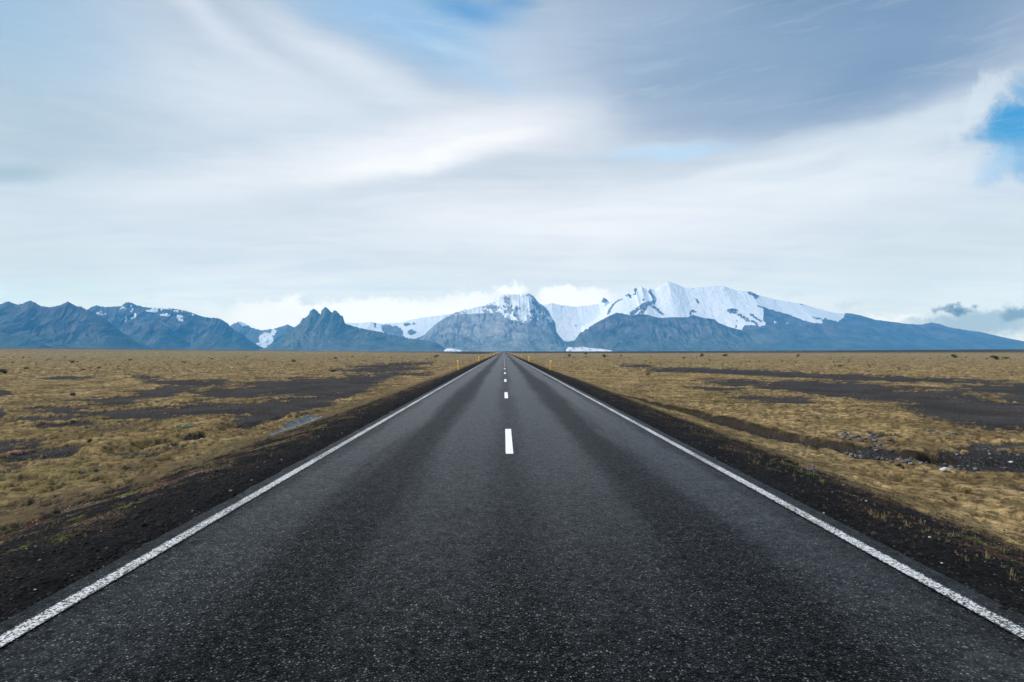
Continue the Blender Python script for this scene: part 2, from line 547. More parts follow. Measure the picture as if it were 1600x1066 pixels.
mc = mc * (1 - 0.35 * far_t) + np.array([0.20, 0.165, 0.100]) * 0.35 * far_t
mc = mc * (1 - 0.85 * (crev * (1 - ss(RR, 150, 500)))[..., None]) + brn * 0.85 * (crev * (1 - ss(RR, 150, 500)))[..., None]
# rim of dark thin growth where moss gives way to sand
sandc = np.array([0.040, 0.038, 0.039]) * (0.8 + 0.5 * ss(wn1, -.4, .4))[..., None]
sandc = sandc + np.array([.022, .012, .004]) * ss(fbm(GX / 1.1, GY / 1.1, 4, 151), 0.0, .5)[..., None]
shc = np.array([0.010, 0.010, 0.011]) * np.ones_like(mc)
grow = ss(sx, 3.7, 4.6)
red = ss(fbm(GX / 0.6, GY / 0.9, 4, 161) + 0.25 * wn1, 0.10, 0.34) * grow * np.where(GX < 0, .75, .5)
grn = ss(fbm(GX / 0.55, GY / 1.1, 4, 171) + 0.15 * wn1, 0.22, 0.38) * grow * np.where(GX < 0, .8, .6)
lich = ss(fbm(GX / 0.8, GY / 0.8, 5, 181), 0.0, 0.4) * grow * np.where(GX < 0, .95, .40)
def lay(c, m, k): return c * (1 - m[..., None]) + np.array(k) * m[..., None]
shc = shc * (0.75 + .5 * ss(wn2, -.4, .4))[..., None]
shc = lay(shc, np.clip(lich * 1.15, 0, 1) * ss(sx, 3.8, 5.0), [.115, .080, .052])
shc = lay(shc, red, [.09, .046, .032])
shc = lay(shc, grn, [.085, .088, .018])
gc = lay(sandc, shoulder, [0, 0, 0]) + shc * shoulder[..., None]
gc = lay(gc, bed * (1 - shoulder), [.032, .032, .034])
zone = (1 - ss(sx - edge + .8 * wn2, 0.0, np.where(GX < 0, 3.4, .7))) * .85
mc = lay(mc, zone, [.070, .052, .030])
bank = (1 - ss(dS + .3 * wn2, 0.62, 0.92)) * ss(hum + .42, -.2, .15)
mc = lay(mc, bank * .97, [.020, .015, .009])  # dark soil, with the shade of the undercut added to the colour
mc = lay(mc, pit, [.022, .015, .009])  # darkness of the hollow under the moss lip, painted into the colour
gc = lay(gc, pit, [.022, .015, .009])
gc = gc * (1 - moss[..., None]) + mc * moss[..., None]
V = np.stack([GX, GY, GZ], -1)
gme = grid_mesh('ground', V, nr, nc, {'moss': moss, 'bedmask': bed}, {'cover': gc}, closed=True)

m_ground, t, b = mat('outwash_plain')
geo = t.new('ShaderNodeNewGeometry')
P = geo.outputs['Position']
ac = t.new('ShaderNodeAttribute', attribute_name='cover')
am = t.new('ShaderNodeAttribute', attribute_name='moss')
vs = t.vor(P, 28.0)
vs2 = t.vor(P, 60.0)
cell = t.new('ShaderNodeSeparateColor'); t.put(cell.inputs[0], vs.outputs['Color'])
cell2 = t.new('ShaderNodeSeparateColor'); t.put(cell2.inputs[0], vs2.outputs['Color'])
stone = t.math('MULTIPLY', t.rng(cell.outputs[0], 0, 1, 0.35, 1.9), t.rng(vs.outputs['Distance'], 0.25, 0.62, 1.15, 0.35))
stone2 = t.math('MULTIPLY', t.rng(cell2.outputs[0], 0, 1, 0.4, 1.7), t.rng(vs2.outputs['Distance'], 0.3, 0.65, 1.1, 0.4))
st = t.math('ADD', t.math('MULTIPLY', stone, 0.55), t.math('MULTIPLY', stone2, 0.45))
glint = t.math('GREATER_THAN', cell2.outputs[1], 0.965)
st = t.math('ADD', st, t.math('MULTIPLY', glint, 3.0))
fib_ = t.noise(P, 22, 5, 0.7)
fib3 = t.noise(P, 3.2, 5, 0.65)
mossv = t.math('MULTIPLY', t.rng(fib_, 0.3, 0.7, 0.55, 1.45), t.rng(fib3, 0.3, 0.7, 0.75, 1.25))
mossf = t.rng(t.math('ADD', am.outputs['Fac'], t.math('MULTIPLY', t.math('SUBTRACT', t.noise(P, 9, 4, .7), .5), .5)), .38, .6)
val = t.new('ShaderNodeMix', data_type='FLOAT')
t.put(val.inputs[0], mossf); t.put(val.inputs[2], st); t.put(val.inputs[3], mossv)
vv = t.new('ShaderNodeCombineColor')
for i in range(3): t.put(vv.inputs[i], val.outputs[0])
colr = t.mix(1.0, ac.outputs['Color'], vv.outputs[0], 'MULTIPLY')
t.put(b.inputs['Base Color'], colr)
b.inputs['Roughness'].default_value = 0.95
b.inputs['Specular IOR Level'].default_value = 0.06
hh = t.math('ADD', t.math('MULTIPLY', t.math('SUBTRACT', 1.0, vs.outputs['Distance']), 0.6), t.math('MULTIPLY', fib_, 1.2))
bump(t, b, hh, 0.8, 0.025)
ground = link('ground', gme, m_ground, kind='structure')
del V, mc, sandc, shc, gc

# ------------------------------------------------------------------ road
m_road, t, b = mat('asphalt')
geo = t.new('ShaderNodeNewGeometry')
P = geo.outputs['Position']
sp = t.new('ShaderNodeSeparateXYZ'); t.put(sp.inputs[0], P)
ax = t.math('ABSOLUTE', t.math('SUBTRACT', sp.outputs[0], 0.10))
wob = t.math('MULTIPLY', t.math('SUBTRACT', t.noise(t.mapping(P, sc=(1, .10, 1)), 1.1, 7, .7), 0.5), 1.1)
axw = t.math('ADD', ax, wob)
band = t.math('MULTIPLY', t.rng(axw, 1.05, 1.55, 0, 1, True), t.rng(axw, 1.85, 2.35, 1, 0, True))
ctr = t.rng(axw, 0.0, 0.45, 0.5, 0, True)
edg = t.rng(axw, 2.75, 3.15, 0, 0.8, True)
coarse = t.math('MINIMUM', t.math('ADD', t.math('ADD', band, ctr), edg), 1.0)
v1 = t.vor(P, 58.0); v2 = t.vor(P, 105.0)
c1 = t.new('ShaderNodeSeparateColor'); t.put(c1.inputs[0], v1.outputs['Color'])
c2 = t.new('ShaderNodeSeparateColor'); t.put(c2.inputs[0], v2.outputs['Color'])
s1 = t.math('MULTIPLY', t.rng(c1.outputs[0], 0.25, 1.0, 0.0, 1.0), t.rng(v1.outputs['Distance'], 0.30, 0.6, 1, 0, True))
s2 = t.math('MULTIPLY', t.rng(c2.outputs[0], 0.2, 1.0, 0.0, 1.0), t.rng(v2.outputs['Distance'], 0.30, 0.6, 1, 0, True))
stn = t.math('ADD', t.math('MULTIPLY', t.math('POWER', s1, 5.0), 1.0), t.math('MULTIPLY', t.math('POWER', s2, 4.0), 0.5))
patch = t.noise(t.mapping(P, sc=(1, .25, 1)), 1.3, 5, .6)
patch2 = t.noise(P, 7, 4, .6)
lvl = t.math('MULTIPLY', t.math('MULTIPLY_ADD', coarse, -0.26, 1.0), t.math('MULTIPLY', t.rng(patch, .3, .7, .80, 1.2), t.rng(patch2, .3, .7, .85, 1.15)))
bright = t.math('MULTIPLY', lvl, t.math('MULTIPLY_ADD', stn, 0.16, 0.0006))
v3 = t.vor(P, 30.0)
c3 = t.new('ShaderNodeSeparateColor'); t.put(c3.inputs[0], v3.outputs['Color'])
mid = t.noise(P, 14, 6, .8)
mid2 = t.noise(t.mapping(P, sc=(1, .5, 1)), 4.5, 5, .75)
g3 = t.math('MULTIPLY', t.rng(c3.outputs[0], 0, 1, .62, 1.4), t.math('MULTIPLY', t.rng(mid, .3, .7, .55, 1.5), t.rng(mid2, .3, .7, .8, 1.22)))
bright = t.math('MULTIPLY', t.math('MULTIPLY', bright, g3), t.rng(ax, 3.22, 3.36, 1.0, .55))
tint = t.mix(c1.outputs[1], (0.90, 0.99, 1.12, 1), (1.12, 1.0, 0.86, 1))
tint = t.mix(0.55, tint, (0.95, 0.99, 1.07, 1))
sparkle = t.math('MULTIPLY', t.math('GREATER_THAN', c2.outputs[2], 0.990), 0.16)
bc = t.new('ShaderNodeCombineColor')
bsum = t.math('ADD', bright, t.math('MULTIPLY', sparkle, t.rng(v2.outputs['Distance'], .2, .45, 1, 0)))
for i in range(3): t.put(bc.inputs[i], bsum)
t.put(b.inputs['Base Color'], t.mix(1.0, bc.outputs[0], tint, 'MULTIPLY'))
t.put(b.inputs['Roughness'], t.math('MULTIPLY_ADD', coarse, 0.14, 0.34))
t.put(b.inputs['Specular IOR Level'], t.math('MULTIPLY', t.math('MULTIPLY', t.rng(g3, .3, 1.7, .02, .22), t.rng(stn, .0, .35, .35, 1.6)), t.rng(patch2, .3, .7, .7, 1.3)))
bh = t.math('ADD', t.math('MULTIPLY', t.math('SUBTRACT', 1, v1.outputs['Distance']), t.math('MULTIPLY_ADD', coarse, 0.7, 0.5)), t.math('MULTIPLY', t.math('SUBTRACT', 1, v2.outputs['Distance']), .4))
bump(t, b, bh, 0.7, 0.006)

XC = 0.10
ys = np.concatenate([np.linspace(-40, 0, 20)[:-1], np.geomspace(1, 60, 420) - 1, np.geomspace(60, 5200, 160)])
xs = np.array([-3.46, -3.43, -3.38, -2.0, 0, 2.0, 3.38, 3.43, 3.46])
YY, XX = np.meshgrid(ys, xs, indexing='ij')
ZZ = np.tile(np.array([-.09, -.03, 0, 0.012, .02, .012, 0, -.03, -.09]), (len(ys), 1)) - 0.02
wobx = 0.12 * fbm(YY / 0.6, XX * 0 + np.sign(XX) * 7, 5, 5, .7) * (np.abs(XX) > 3.4)
Vr = np.stack([XX + XC + wobx, YY, ZZ], -1)
link('road', grid_mesh('road', Vr, len(ys), len(xs)), m_road, kind='structure')


def crown(x):
    return np.interp(x - XC, xs, ZZ[0])


m_line, t, b = mat('worn_road_paint')
geo = t.new('ShaderNodeNewGeometry')
P = geo.outputs['Position']
vl = t.vor(P, 75.0); vl2 = t.vor(P, 150.0)
cl = t.new('ShaderNodeSeparateColor'); t.put(cl.inputs[0], vl.outputs['Color'])
nn = t.noise(P, 60, 4, .7)
nb = t.noise(t.mapping(P, sc=(1, .3, 1)), 2.2, 3)
wear = t.math('ADD', t.math('MULTIPLY', cl.outputs[0], .55), t.math('MULTIPLY', nn, .6))
wear = t.math('ADD', wear, t.math('MULTIPLY', t.math('SUBTRACT', vl.outputs['Distance'], .35), .5))
wear = t.math('ADD', wear, t.math('MULTIPLY', t.math('SUBTRACT', nb, .5), .5))
ew = t.new('ShaderNodeAttribute', attribute_name='edgewear')
hole = t.rng(t.math('ADD', wear, t.math('MULTIPLY', ew.outputs['Fac'], .35)), .66, .80, 0, 1)
paint = t.mix(t.rng(nn, .3, .7), (.50, .515, .53, 1), (.66, .67, .68, 1))
t.put(b.inputs['Base Color'], t.mix(hole, paint, (.03, .031, .034, 1)))
b.inputs['Roughness'].default_value = .7
bump(t, b, t.math('SUBTRACT', 1, hole), .4, .004)


def strip(x0, x1, y0, y1, ny, rag=0.006):
    yv = np.geomspace(y0 + 3, y1 + 3, ny) - 3
    q = np.array([0, .18, .82, 1.0])
    Yg, Q = np.meshgrid(yv, q, indexing='ij')
    X = x0 + (x1 - x0) * Q
    X = X + rag * fbm(Yg / .04, Q * 9, 3, 3) * np.array([1, 0, 0, 1])
    Z = crown(X) + 0.006
    e = np.tile(np.array([1., 0, 0, 1.]), (ny, 1))
    return np.stack([X, Yg, Z], -1), e


m_dash = m_line.copy()
m_dash.name = 'fresh_road_paint'
for n_ in m_dash.node_tree.nodes:
    if n_.type == 'MAP_RANGE' and abs(n_.inputs[1].default_value - .66) < 1e-4:
        n_.inputs[1].default_value = .80; n_.inputs[2].default_value = .95
    if n_.type == 'MIX' and abs(n_.inputs[6].default_value[0] - .5) < 1e-4:
        n_.inputs[6].default_value = (.72, .72, .72, 1); n_.inputs[7].default_value = (.85, .85, .85, 1)


def marking(name, V, e):
    return link(name, grid_mesh(name, V, V.shape[0], V.shape[1], {'edgewear': e}), m_dash if 'dash' in name else m_line, kind='structure')


V_, e_ = strip(-3.125, -2.99, 0.2, 5100, 1500)
marking('edge_line', V_, e_)
V_, e_ = strip(3.18, 3.315, 0.2, 5100, 1500)
marking('edge_line', V_, e_)
for k in range(90):
    y0 = 10.2 + 12.0 * k
    V_, e_ = strip(0.035, 0.165, y0, y0 + 3.25, 60 if k < 6 else 6, 0.004)
    marking('centre_line_dash', V_, e_)

# ------------------------------------------------------------------ mountains
m_mtn, t, b = mat('mountain_rock_and_snow')
asn = t.new('ShaderNodeAttribute', attribute_name='snow')
avg = t.new('ShaderNodeAttribute', attribute_name='green')
geo = t.new('ShaderNodeNewGeometry')
P = geo.outputs['Position']
nz = t.noise(P, 0.006, 6, .65)
nz2 = t.noise(t.mapping(P, sc=(1, .3, 2.2)), 0.0035, 8, .72)
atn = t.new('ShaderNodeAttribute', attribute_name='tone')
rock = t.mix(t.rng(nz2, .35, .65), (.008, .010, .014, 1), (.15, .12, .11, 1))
rock = t.mix(atn.outputs['Fac'], rock, t.mix(t.rng(nz2, .35, .65), (.13, .13, .14, 1), (.46, .43, .41, 1)))  # tone pales the rock; on the centre mountains this stands in for haze
rock = t.mix(t.math('MULTIPLY', avg.outputs['Fac'], t.rng(nz, .35, .65, .4, 1.0)), rock, (.055, .105, .045, 1))
sf = t.rng(t.math('ADD', asn.outputs['Fac'], t.math('MULTIPLY', t.math('SUBTRACT', nz, .5), .35)), .42, .58)
snowc = t.mix(t.rng(nz2, .3, .7), (.90, .89, .88, 1), (.97, .95, .92, 1))
t.put(b.inputs['Base Color'], t.mix(sf, rock, snowc))
b.inputs['Roughness'].default_value = .9
b.inputs['Specular IOR Level'].default_value = .2
bump(t, b, nz, 1.0, 55.0)


def mountain(crest, Dm, wf, wr, snow_fn, carve=0.35, flute=420, seed=0, jit=0.8, green=None, power=1.15, base_y=549.0, step=0.8, rows=110, tone=0.35, smooth_top=False):
    if Dm > 12500: Dm = 12500 + (Dm - 12500) * .45
    wf *= .62; wr *= .5
    cx = np.array([c[0] for c in crest], float)
    cy = np.array([c[1] for c in crest], float)
    px = np.arange(cx[0], cx[-1] + step, step)
    top = np.interp(px, cx, cy)
    X = (px - VX) / F * Dm
    j = (fbm(px / 5.0, px * 0 + seed, 5, 200 + seed, .7) * 2.6 + np.maximum(0, pn(px / 3.1, px * 0 + seed + 9, 201 + seed)) * 1.6 - .4) * jit
    H = (base_y - top + j * ss(base_y - top, 4, 25)) / F * Dm
    H = np.maximum(H, 0)
    kw = int(11 / step)
    ker = np.exp(-np.linspace(-1.6, 1.6, 2 * kw + 1) ** 2); ker /= ker.sum()
    Hl = np.minimum(np.convolve(np.pad(H, kw, mode='edge'), ker, 'valid') * .985, H * 1.6)
    tf = np.linspace(0, 1, rows)
    tb = np.linspace(0, 1, 14)[1:]
    foot = wf * (0.75 + 0.5 * fbm(X / 2600.0, X * 0 + 3.3, 2, 210 + seed))
    rowsY, rowsZ = [], []
    for q in tf:
        Yv = Dm - foot * (1 - q)
        prof = q ** power * (0.82 + 0.18 * q)
        # broad ribs swing the slope in and out, gullies cut it
        wx = X + 520 * fbm(X / 1300, Yv / 1300, 3, 220 + seed) + 110 * fbm(X / 300, Yv / 380, 2, 225 + seed)
        rg = ridged(wx / (flute * 2.6), Yv / (flute * 7) + seed, 3, 230 + seed)
        rs = ridged(wx / flute, Yv / (flute * 2.4), 3, 240 + seed)
        env = (q ** .5) * (1 - q) ** .55 * 1.35
        if smooth_top: env = env * (0.12 + .88 * ss(1 - q, .25, .75))
        cut = carve * env * ((1 - rg) * .95 + (1 - rs) * .45)
        Hq = Hl * (1 - q ** 3) + H * q ** 3
        z = Hq * np.clip(prof * (1 - cut * .9), 0, 1)
        z = z + Hq * 0.075 * ridged(wx / 170, Yv / 260, 3, 250 + seed) * env * (.02 if smooth_top else 1)
        rowsY.append(Yv); rowsZ.append(z)
    for q in tb:
        rowsY.append(np.full_like(X, Dm + wr * q)); rowsZ.append(H * (1 - q) ** 1.2)
    n = len(rowsY)
    Yg = np.stack(rowsY); Zg = np.stack(rowsZ); Xg = np.tile(X, (n, 1))
    fy = VY - F * (Zg - CAMH) / Yg
    fx = VX + F * Xg / Yg
    sn = snow_fn(fx, fy, Xg, Yg) if snow_fn else np.zeros_like(Xg)
    gr = (1 - ss(549 - fy, 6, 42)) if green is None else np.full_like(Xg, green)
    gr = gr * (0.55 + 0.5 * fbm(Xg / 900, Yg / 900, 3, 260 + seed))
    V = np.stack([Xg, Yg, Zg - 4.0], -1)
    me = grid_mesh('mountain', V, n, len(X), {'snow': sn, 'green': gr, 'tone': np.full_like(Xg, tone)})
    return link('mountain', me, m_mtn, kind='structure')


def ell(fx, fy, lst):
    m = np.zeros_like(fx)
    fx, fy = fx + 5 * fbm(fx / 5, fy / 4, 4, 401, .65), fy + 3.5 * fbm(fx / 5, fy / 4, 4, 411, .65)
    for cx, cy, rx, ry, sl_ in lst:
        q = np.sqrt(((fx - cx) / rx) ** 2 + ((fy - cy - sl_ * (fx - cx)) / ry) ** 2)
        m = np.maximum(m, ss(q, 1.35, .65))
    return m


def lines(fx, fy, lst):
    m = np.zeros_like(fx)
    fx, fy = fx + 3.2 * fbm(fx / 3.5, fy / 3, 4, 421, .65), fy + 2.4 * fbm(fx / 3.5, fy / 3, 4, 431, .65)
    for wd, pts in lst:
        m = np.maximum(m, 1 - ss(polyd(fx, fy, pts), wd * .75, wd * 1.4))
    return m


# left massif, nearest range
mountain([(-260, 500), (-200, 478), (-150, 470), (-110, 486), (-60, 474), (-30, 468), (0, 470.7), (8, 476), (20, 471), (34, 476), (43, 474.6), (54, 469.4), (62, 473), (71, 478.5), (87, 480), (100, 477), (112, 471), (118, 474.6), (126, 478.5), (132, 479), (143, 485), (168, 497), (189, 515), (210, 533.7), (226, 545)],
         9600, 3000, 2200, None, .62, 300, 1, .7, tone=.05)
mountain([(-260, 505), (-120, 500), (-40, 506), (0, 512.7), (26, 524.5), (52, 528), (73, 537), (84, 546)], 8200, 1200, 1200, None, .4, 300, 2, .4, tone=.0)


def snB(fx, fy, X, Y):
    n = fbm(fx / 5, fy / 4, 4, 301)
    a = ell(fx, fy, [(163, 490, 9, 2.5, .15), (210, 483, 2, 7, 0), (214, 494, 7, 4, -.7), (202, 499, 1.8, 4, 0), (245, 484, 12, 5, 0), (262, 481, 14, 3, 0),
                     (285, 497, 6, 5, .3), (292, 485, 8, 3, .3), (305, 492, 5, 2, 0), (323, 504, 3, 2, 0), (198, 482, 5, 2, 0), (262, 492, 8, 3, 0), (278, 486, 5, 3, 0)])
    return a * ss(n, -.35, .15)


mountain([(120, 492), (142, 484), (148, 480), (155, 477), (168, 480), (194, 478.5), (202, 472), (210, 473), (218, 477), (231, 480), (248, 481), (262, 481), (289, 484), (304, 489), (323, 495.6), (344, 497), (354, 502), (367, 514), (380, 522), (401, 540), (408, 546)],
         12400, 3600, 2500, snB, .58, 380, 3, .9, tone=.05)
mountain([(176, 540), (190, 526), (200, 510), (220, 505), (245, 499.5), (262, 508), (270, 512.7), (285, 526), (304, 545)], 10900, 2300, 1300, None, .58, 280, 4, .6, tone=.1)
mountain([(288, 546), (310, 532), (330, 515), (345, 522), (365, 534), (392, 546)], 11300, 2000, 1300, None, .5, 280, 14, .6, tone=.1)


def snE(fx, fy, X, Y):
    g = ell(fx, fy, [(418, 530, 11, 10, 0), (408, 540, 11, 5, 0), (384, 505, 8, 4, 0), (429, 519, 4, 5, 0)])
    return g


mountain([(352, 520), (366, 506), (378, 502), (385, 505), (395, 512), (412, 516), (419, 515), (435, 512), (450, 507), (465, 512), (480, 530), (490, 545)],
         20500, 3500, 2500, snE, .36, 420, 5, .9)
# craggy peak
mountain([(424, 546), (440, 530), (456, 514), (469, 506), (474, 497), (480, 495), (484, 491), (486, 485), (490, 482.3), (494, 483), (498, 488), (502, 491), (503, 485), (506, 482.5), (509, 479.5), (513, 481), (517, 486.5), (520, 488), (523, 484.5), (527, 486), (530, 489), (533, 493), (536, 493), (540, 505), (551, 509), (569, 513.5), (595, 518), (616, 523), (632, 527.6), (656, 530), (682, 535), (698, 546)],
         12400, 2500, 2000, None, .36, 300, 6, .8, power=1.0, tone=.2, green=.75)


def snG(fx, fy, X, Y):
    rocks = ell(fx, fy, [(607, 514, 11, 7, .2), (620, 518, 10, 8, .2), (644, 519, 7, 4, 0), (637, 507, 6, 2, 0), (646, 506, 3, 1.5, 0), (628, 499, 3, 1.5, 0), (625, 526, 10, 4, 0.3), (640, 498, 3, 1.2, 0), (587, 508, 2, 4, 0)])
    return np.clip(1.05 - rocks * 1.2 - .25 * ss(fbm(fx / 9, fy / 3, 3, 311), .1, .5), 0, 1)


mountain([(520, 515), (540, 504), (560, 505), (580, 503), (590, 505), (600, 506), (608, 505), (625, 504), (640, 500), (660, 496), (685, 493), (710, 489), (740, 482), (765, 476), (785, 474), (800, 490)],
         21500, 5200, 2500, snG, .0, 900, 7, .5, power=1.3, smooth_top=True)


def snH(fx, fy, X, Y):
    n = fbm(fx / 7, fy / 7, 5, 321, .6)
    n2 = fbm(fx / 3.2, fy / 4, 4, 331, .6)
    line = np.interp(fx, [640, 700, 716, 735, 760, 780, 800, 815, 840, 862, 870, 880], [495, 497, 495, 494, 492, 492, 500, 508, 503, 508, 512, 510])
    s = ss(line - fy, -3, 9)
    body = s * ss(n * 1.3 + n2 * .8 + .22 * ss(fy, 492, 468) , -.12, .12)
    rocks = ell(fx, fy, [(793, 470, 5, 6, .3), (826, 460, 4, 3, 0), (835, 468, 6, 6, .8), (842, 478, 12, 8, .9), (851, 487, 10, 7, .5), (866, 505, 3, 6, 0), (848, 498, 12, 5, .5), (760, 478, 9, 3, 0), (773, 482, 6, 4, 0), (796, 483, 6, 6, 0), (808, 482, 6, 2, 0), (841, 500, 14, 4, .4)])
    gl = ell(fx, fy, [(822, 474, 5, 26, 0), (780, 470, 12, 8, 0), (812, 468, 16, 8, 0), (797, 495, 11, 4, .35), (744, 486, 8, 4, 0), (815, 490, 6, 12, .4), (732, 487, 7, 4, 0), (858, 497, 6, 5, .6)])
    return np.clip(np.maximum(body, gl * 1.0) - rocks * .85 * (n2 < .26), 0, 1)


mountain([(634, 546), (645, 530), (663, 523), (677, 509), (695, 495.6), (716, 486.4), (732, 482.5), (758, 477), (766, 473), (776, 470), (780, 463), (786, 461), (790, 460), (794, 458.5), (800, 460), (811, 459.5), (827, 458), (834, 462), (839, 470), (848, 476.4), (856, 483), (861, 493.5), (868, 504), (869, 518), (877, 527.6), (885, 538), (889, 546)],
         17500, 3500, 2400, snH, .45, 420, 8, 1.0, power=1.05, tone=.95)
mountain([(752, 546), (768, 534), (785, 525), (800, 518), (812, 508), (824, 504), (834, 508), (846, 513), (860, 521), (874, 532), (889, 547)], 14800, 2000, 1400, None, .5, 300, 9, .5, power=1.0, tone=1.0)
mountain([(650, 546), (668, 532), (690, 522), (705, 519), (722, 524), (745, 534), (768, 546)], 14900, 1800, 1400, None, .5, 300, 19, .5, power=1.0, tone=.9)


def snI(fx, fy, X, Y):
    rocks = ell(fx, fy, [(945, 468, 7, 4.5, 0), (900, 509, 1.2, 1.4, 0)])
    return np.clip(1.05 - rocks - .22 * ss(fbm(fx / 8, fy / 2.2, 4, 341), .0, .5), 0, 1)


mountain([(825, 500), (835, 480), (850, 476), (862, 473), (876, 476), (900, 479), (925, 476), (936, 474), (941, 469), (944, 464.5), (948, 466.5), (954, 473), (970, 478), (985, 500)],
         21000, 5200, 2500, snI, .0, 1100, 10, .5, power=1.5, smooth_top=True)


def snJ(fx, fy, X, Y):
    n = fbm(fx / 6, fy / 3, 4, 351)
    line = np.interp(fx, [880, 903, 927, 948, 985, 1100, 1120, 1140, 1160, 1166, 1176, 1195, 1196, 1210, 1229, 1262, 1268, 1284, 1289, 1292, 1314, 1322, 1330],
                     [545, 530, 512, 500, 500, 505, 508, 515, 516, 508, 508, 508, 480, 484, 489, 501, 503, 505, 505, 497, 502, 496, 480])
    s = ss(line - fy + n * 2.5, -1.2, 1.2)
    rocks = lines(fx, fy, [(1.6, [(951, 490), (954, 482), (962, 472), (972, 467)]), (1.8, [(980, 462), (984, 459), (986, 464)]), (1.9, [(993, 459), (994, 451)]),
                           (2.4, [(1015, 454), (1020, 460), (1025, 467), (1022, 472)]), (3.0, [(1022, 472), (1008, 475), (998, 482), (988, 490)]), (2.0, [(1016, 475), (1026, 482), (1037, 491)]),
                           (3.2, [(1012, 474), (1006, 484), (1000, 492)]), (1.5, [(1005, 469), (1007, 467)]), (1.7, [(1090, 468), (1093, 473)]), (1.8, [(1080, 490), (1082, 485), (1088, 487)]),
                           (2.2, [(1172, 455), (1176, 458), (1183, 463), (1187, 462)]), (3.6, [(1181, 459), (1184, 463)]), (4.0, [(1143, 485), (1151, 486)]), (2.4, [(1156, 491), (1166, 496), (1170, 499)]),
                           (1.4, [(1186, 477), (1196, 480), (1204, 484)]), (1.8, [(1176, 491), (1186, 498), (1192, 501)]), (1.6, [(1168, 500), (1180, 502), (1186, 508)]), (1.2, [(1255, 475), (1260, 476)]),
                           (1.6, [(1275, 495), (1284, 498), (1300, 503)]), (.9, [(1154, 500), (1152, 512)])])
    extra = ell(fx, fy, [(1190, 505, 10, 4, -.1), (1214, 503, 1.8, 2, 0), (1234, 505, 1.2, 2, 0), (1150, 512, 10, 8, .4)])
    return np.clip(np.maximum(s, extra * .9) - rocks * (.85 + .5 * n) * ss(fbm(fx / 2.4, fy / 2.0, 3, 441), -.42, -.12) - .16 * ss(fbm(fx / 22, fy / 2.0, 4, 361), .05, .5), 0, 1)


mountain([(880, 546), (903, 527), (911, 509), (927, 501), (943, 488), (948, 476), (964, 466), (979.5, 459), (985, 458), (990, 455), (993, 448), (996, 451), (1003, 446.5), (1010, 451), (1013, 452), (1015.5, 447.5), (1018, 451), (1024, 452), (1032, 446), (1045, 438.5), (1058, 443), (1071, 448.5), (1095, 448), (1116, 445.5), (1132, 446), (1153, 453), (1168, 454.5), (1175, 454.5), (1187, 460), (1215, 467), (1256, 474), (1284, 482), (1306, 488), (1336, 489), (1352, 492.7), (1374, 499), (1407, 503), (1424, 505.6), (1446, 506.5), (1462, 503), (1476, 505.6), (1490, 510.6), (1517, 515), (1541, 518), (1553, 525), (1570, 532), (1600, 533), (1640, 531), (1700, 536), (1780, 546)],
         19500, 4600, 3000, snJ, .17, 460, 11, .45, power=.95, rows=90, tone=.15, smooth_top=True)
mountain([(878, 546), (884, 534), (898, 531.5), (906, 520), (927, 506.6), (948, 495), (964, 487.7), (974, 489.6), (987, 492), (1003, 490), (1012, 491), (1029, 496), (1053, 495), (1076, 495), (1084, 491), (1100, 496), (1118, 498), (1124, 503.5), (1142, 510.6), (1158, 514.5), (1171, 521), (1179, 533), (1186, 546)],
         14300, 2600, 1500, lambda fx, fy, X, Y: ell(fx, fy, [(918, 509, 4, 5, -.6), (911, 516, 3, 3, -.5)]), .55, 340, 12, .5, power=.95, tone=.25)
# glacier snouts on the plain
mountain([(884, 547), (888, 541.5), (897, 543), (911, 541.5), (922, 543.5), (938, 544.6), (955, 547)], 11800, 500, 500, lambda fx, fy, X, Y: .62 + .5 * fbm(fx / 6, fy / 1.2, 3, 451), .1, 200, 13, .2, rows=20)
mountain([(694, 547), (700, 543.5), (712, 545), (722, 547)], 11800, 300, 500, lambda fx, fy, X, Y: .62 + .5 * fbm(fx / 6, fy / 1.2, 3, 451), .1, 200, 15, .2, rows=20)

# ------------------------------------------------------------------ haze
def box(name, x0, x1, y0, y1, z0, z1):
    V = [(x, y, z) for z in (z0, z1) for y in (y0, y1) for x in (x0, x1)]
    Fc = [(0, 2, 3, 1), (4, 5, 7, 6), (0, 1, 5, 4), (2, 6, 7, 3), (0, 4, 6, 2), (1, 3, 7, 5)]
    return tri_mesh(name, V, Fc)


HAZE = True
if HAZE:
    m_h = bpy.data.materials.new('air')
    m_h.use_nodes = True
    m_h.node_tree.nodes.clear()
    hz = NT(m_h.node_tree)
    pv = hz.new('ShaderNodeVolumePrincipled')
    pv.inputs['Color'].default_value = (0.09, 0.50, 1.0, 1)
    pv.inputs['Density'].default_value = RHO
    pv.inputs['Anisotropy'].default_value = 0.0
    mo = hz.new('ShaderNodeOutputMaterial')
    hz.l.new(pv.outputs[0], mo.inputs['Volume'])
    link('haze', box('haze', -BOXR, BOXR, -BOXR, BOXR, -8.0, BOXT), m_h, kind='stuff')

# ------------------------------------------------------------------ things
_la = np.log(rr)


def gz(x, y):
    """height of the finished ground mesh"""
    r = math.hypot(x, y)
    a = math.atan2(x, y) % (2 * pi)
    if a > pi and a - 2 * pi >= ang[0]: a -= 2 * pi
    fi = np.interp(math.log(r), _la, np.arange(nr))
    fj = np.interp(a, ang, np.arange(nc))
    i, j = int(min(fi, nr - 2)), int(min(fj, nc - 2))
    u, v = fi - i, fj - j
    return float((GZ[i, j] * (1 - u) + GZ[i + 1, j] * u) * (1 - v) + (GZ[i, j + 1] * (1 - u) + GZ[i + 1, j + 1] * u) * v)


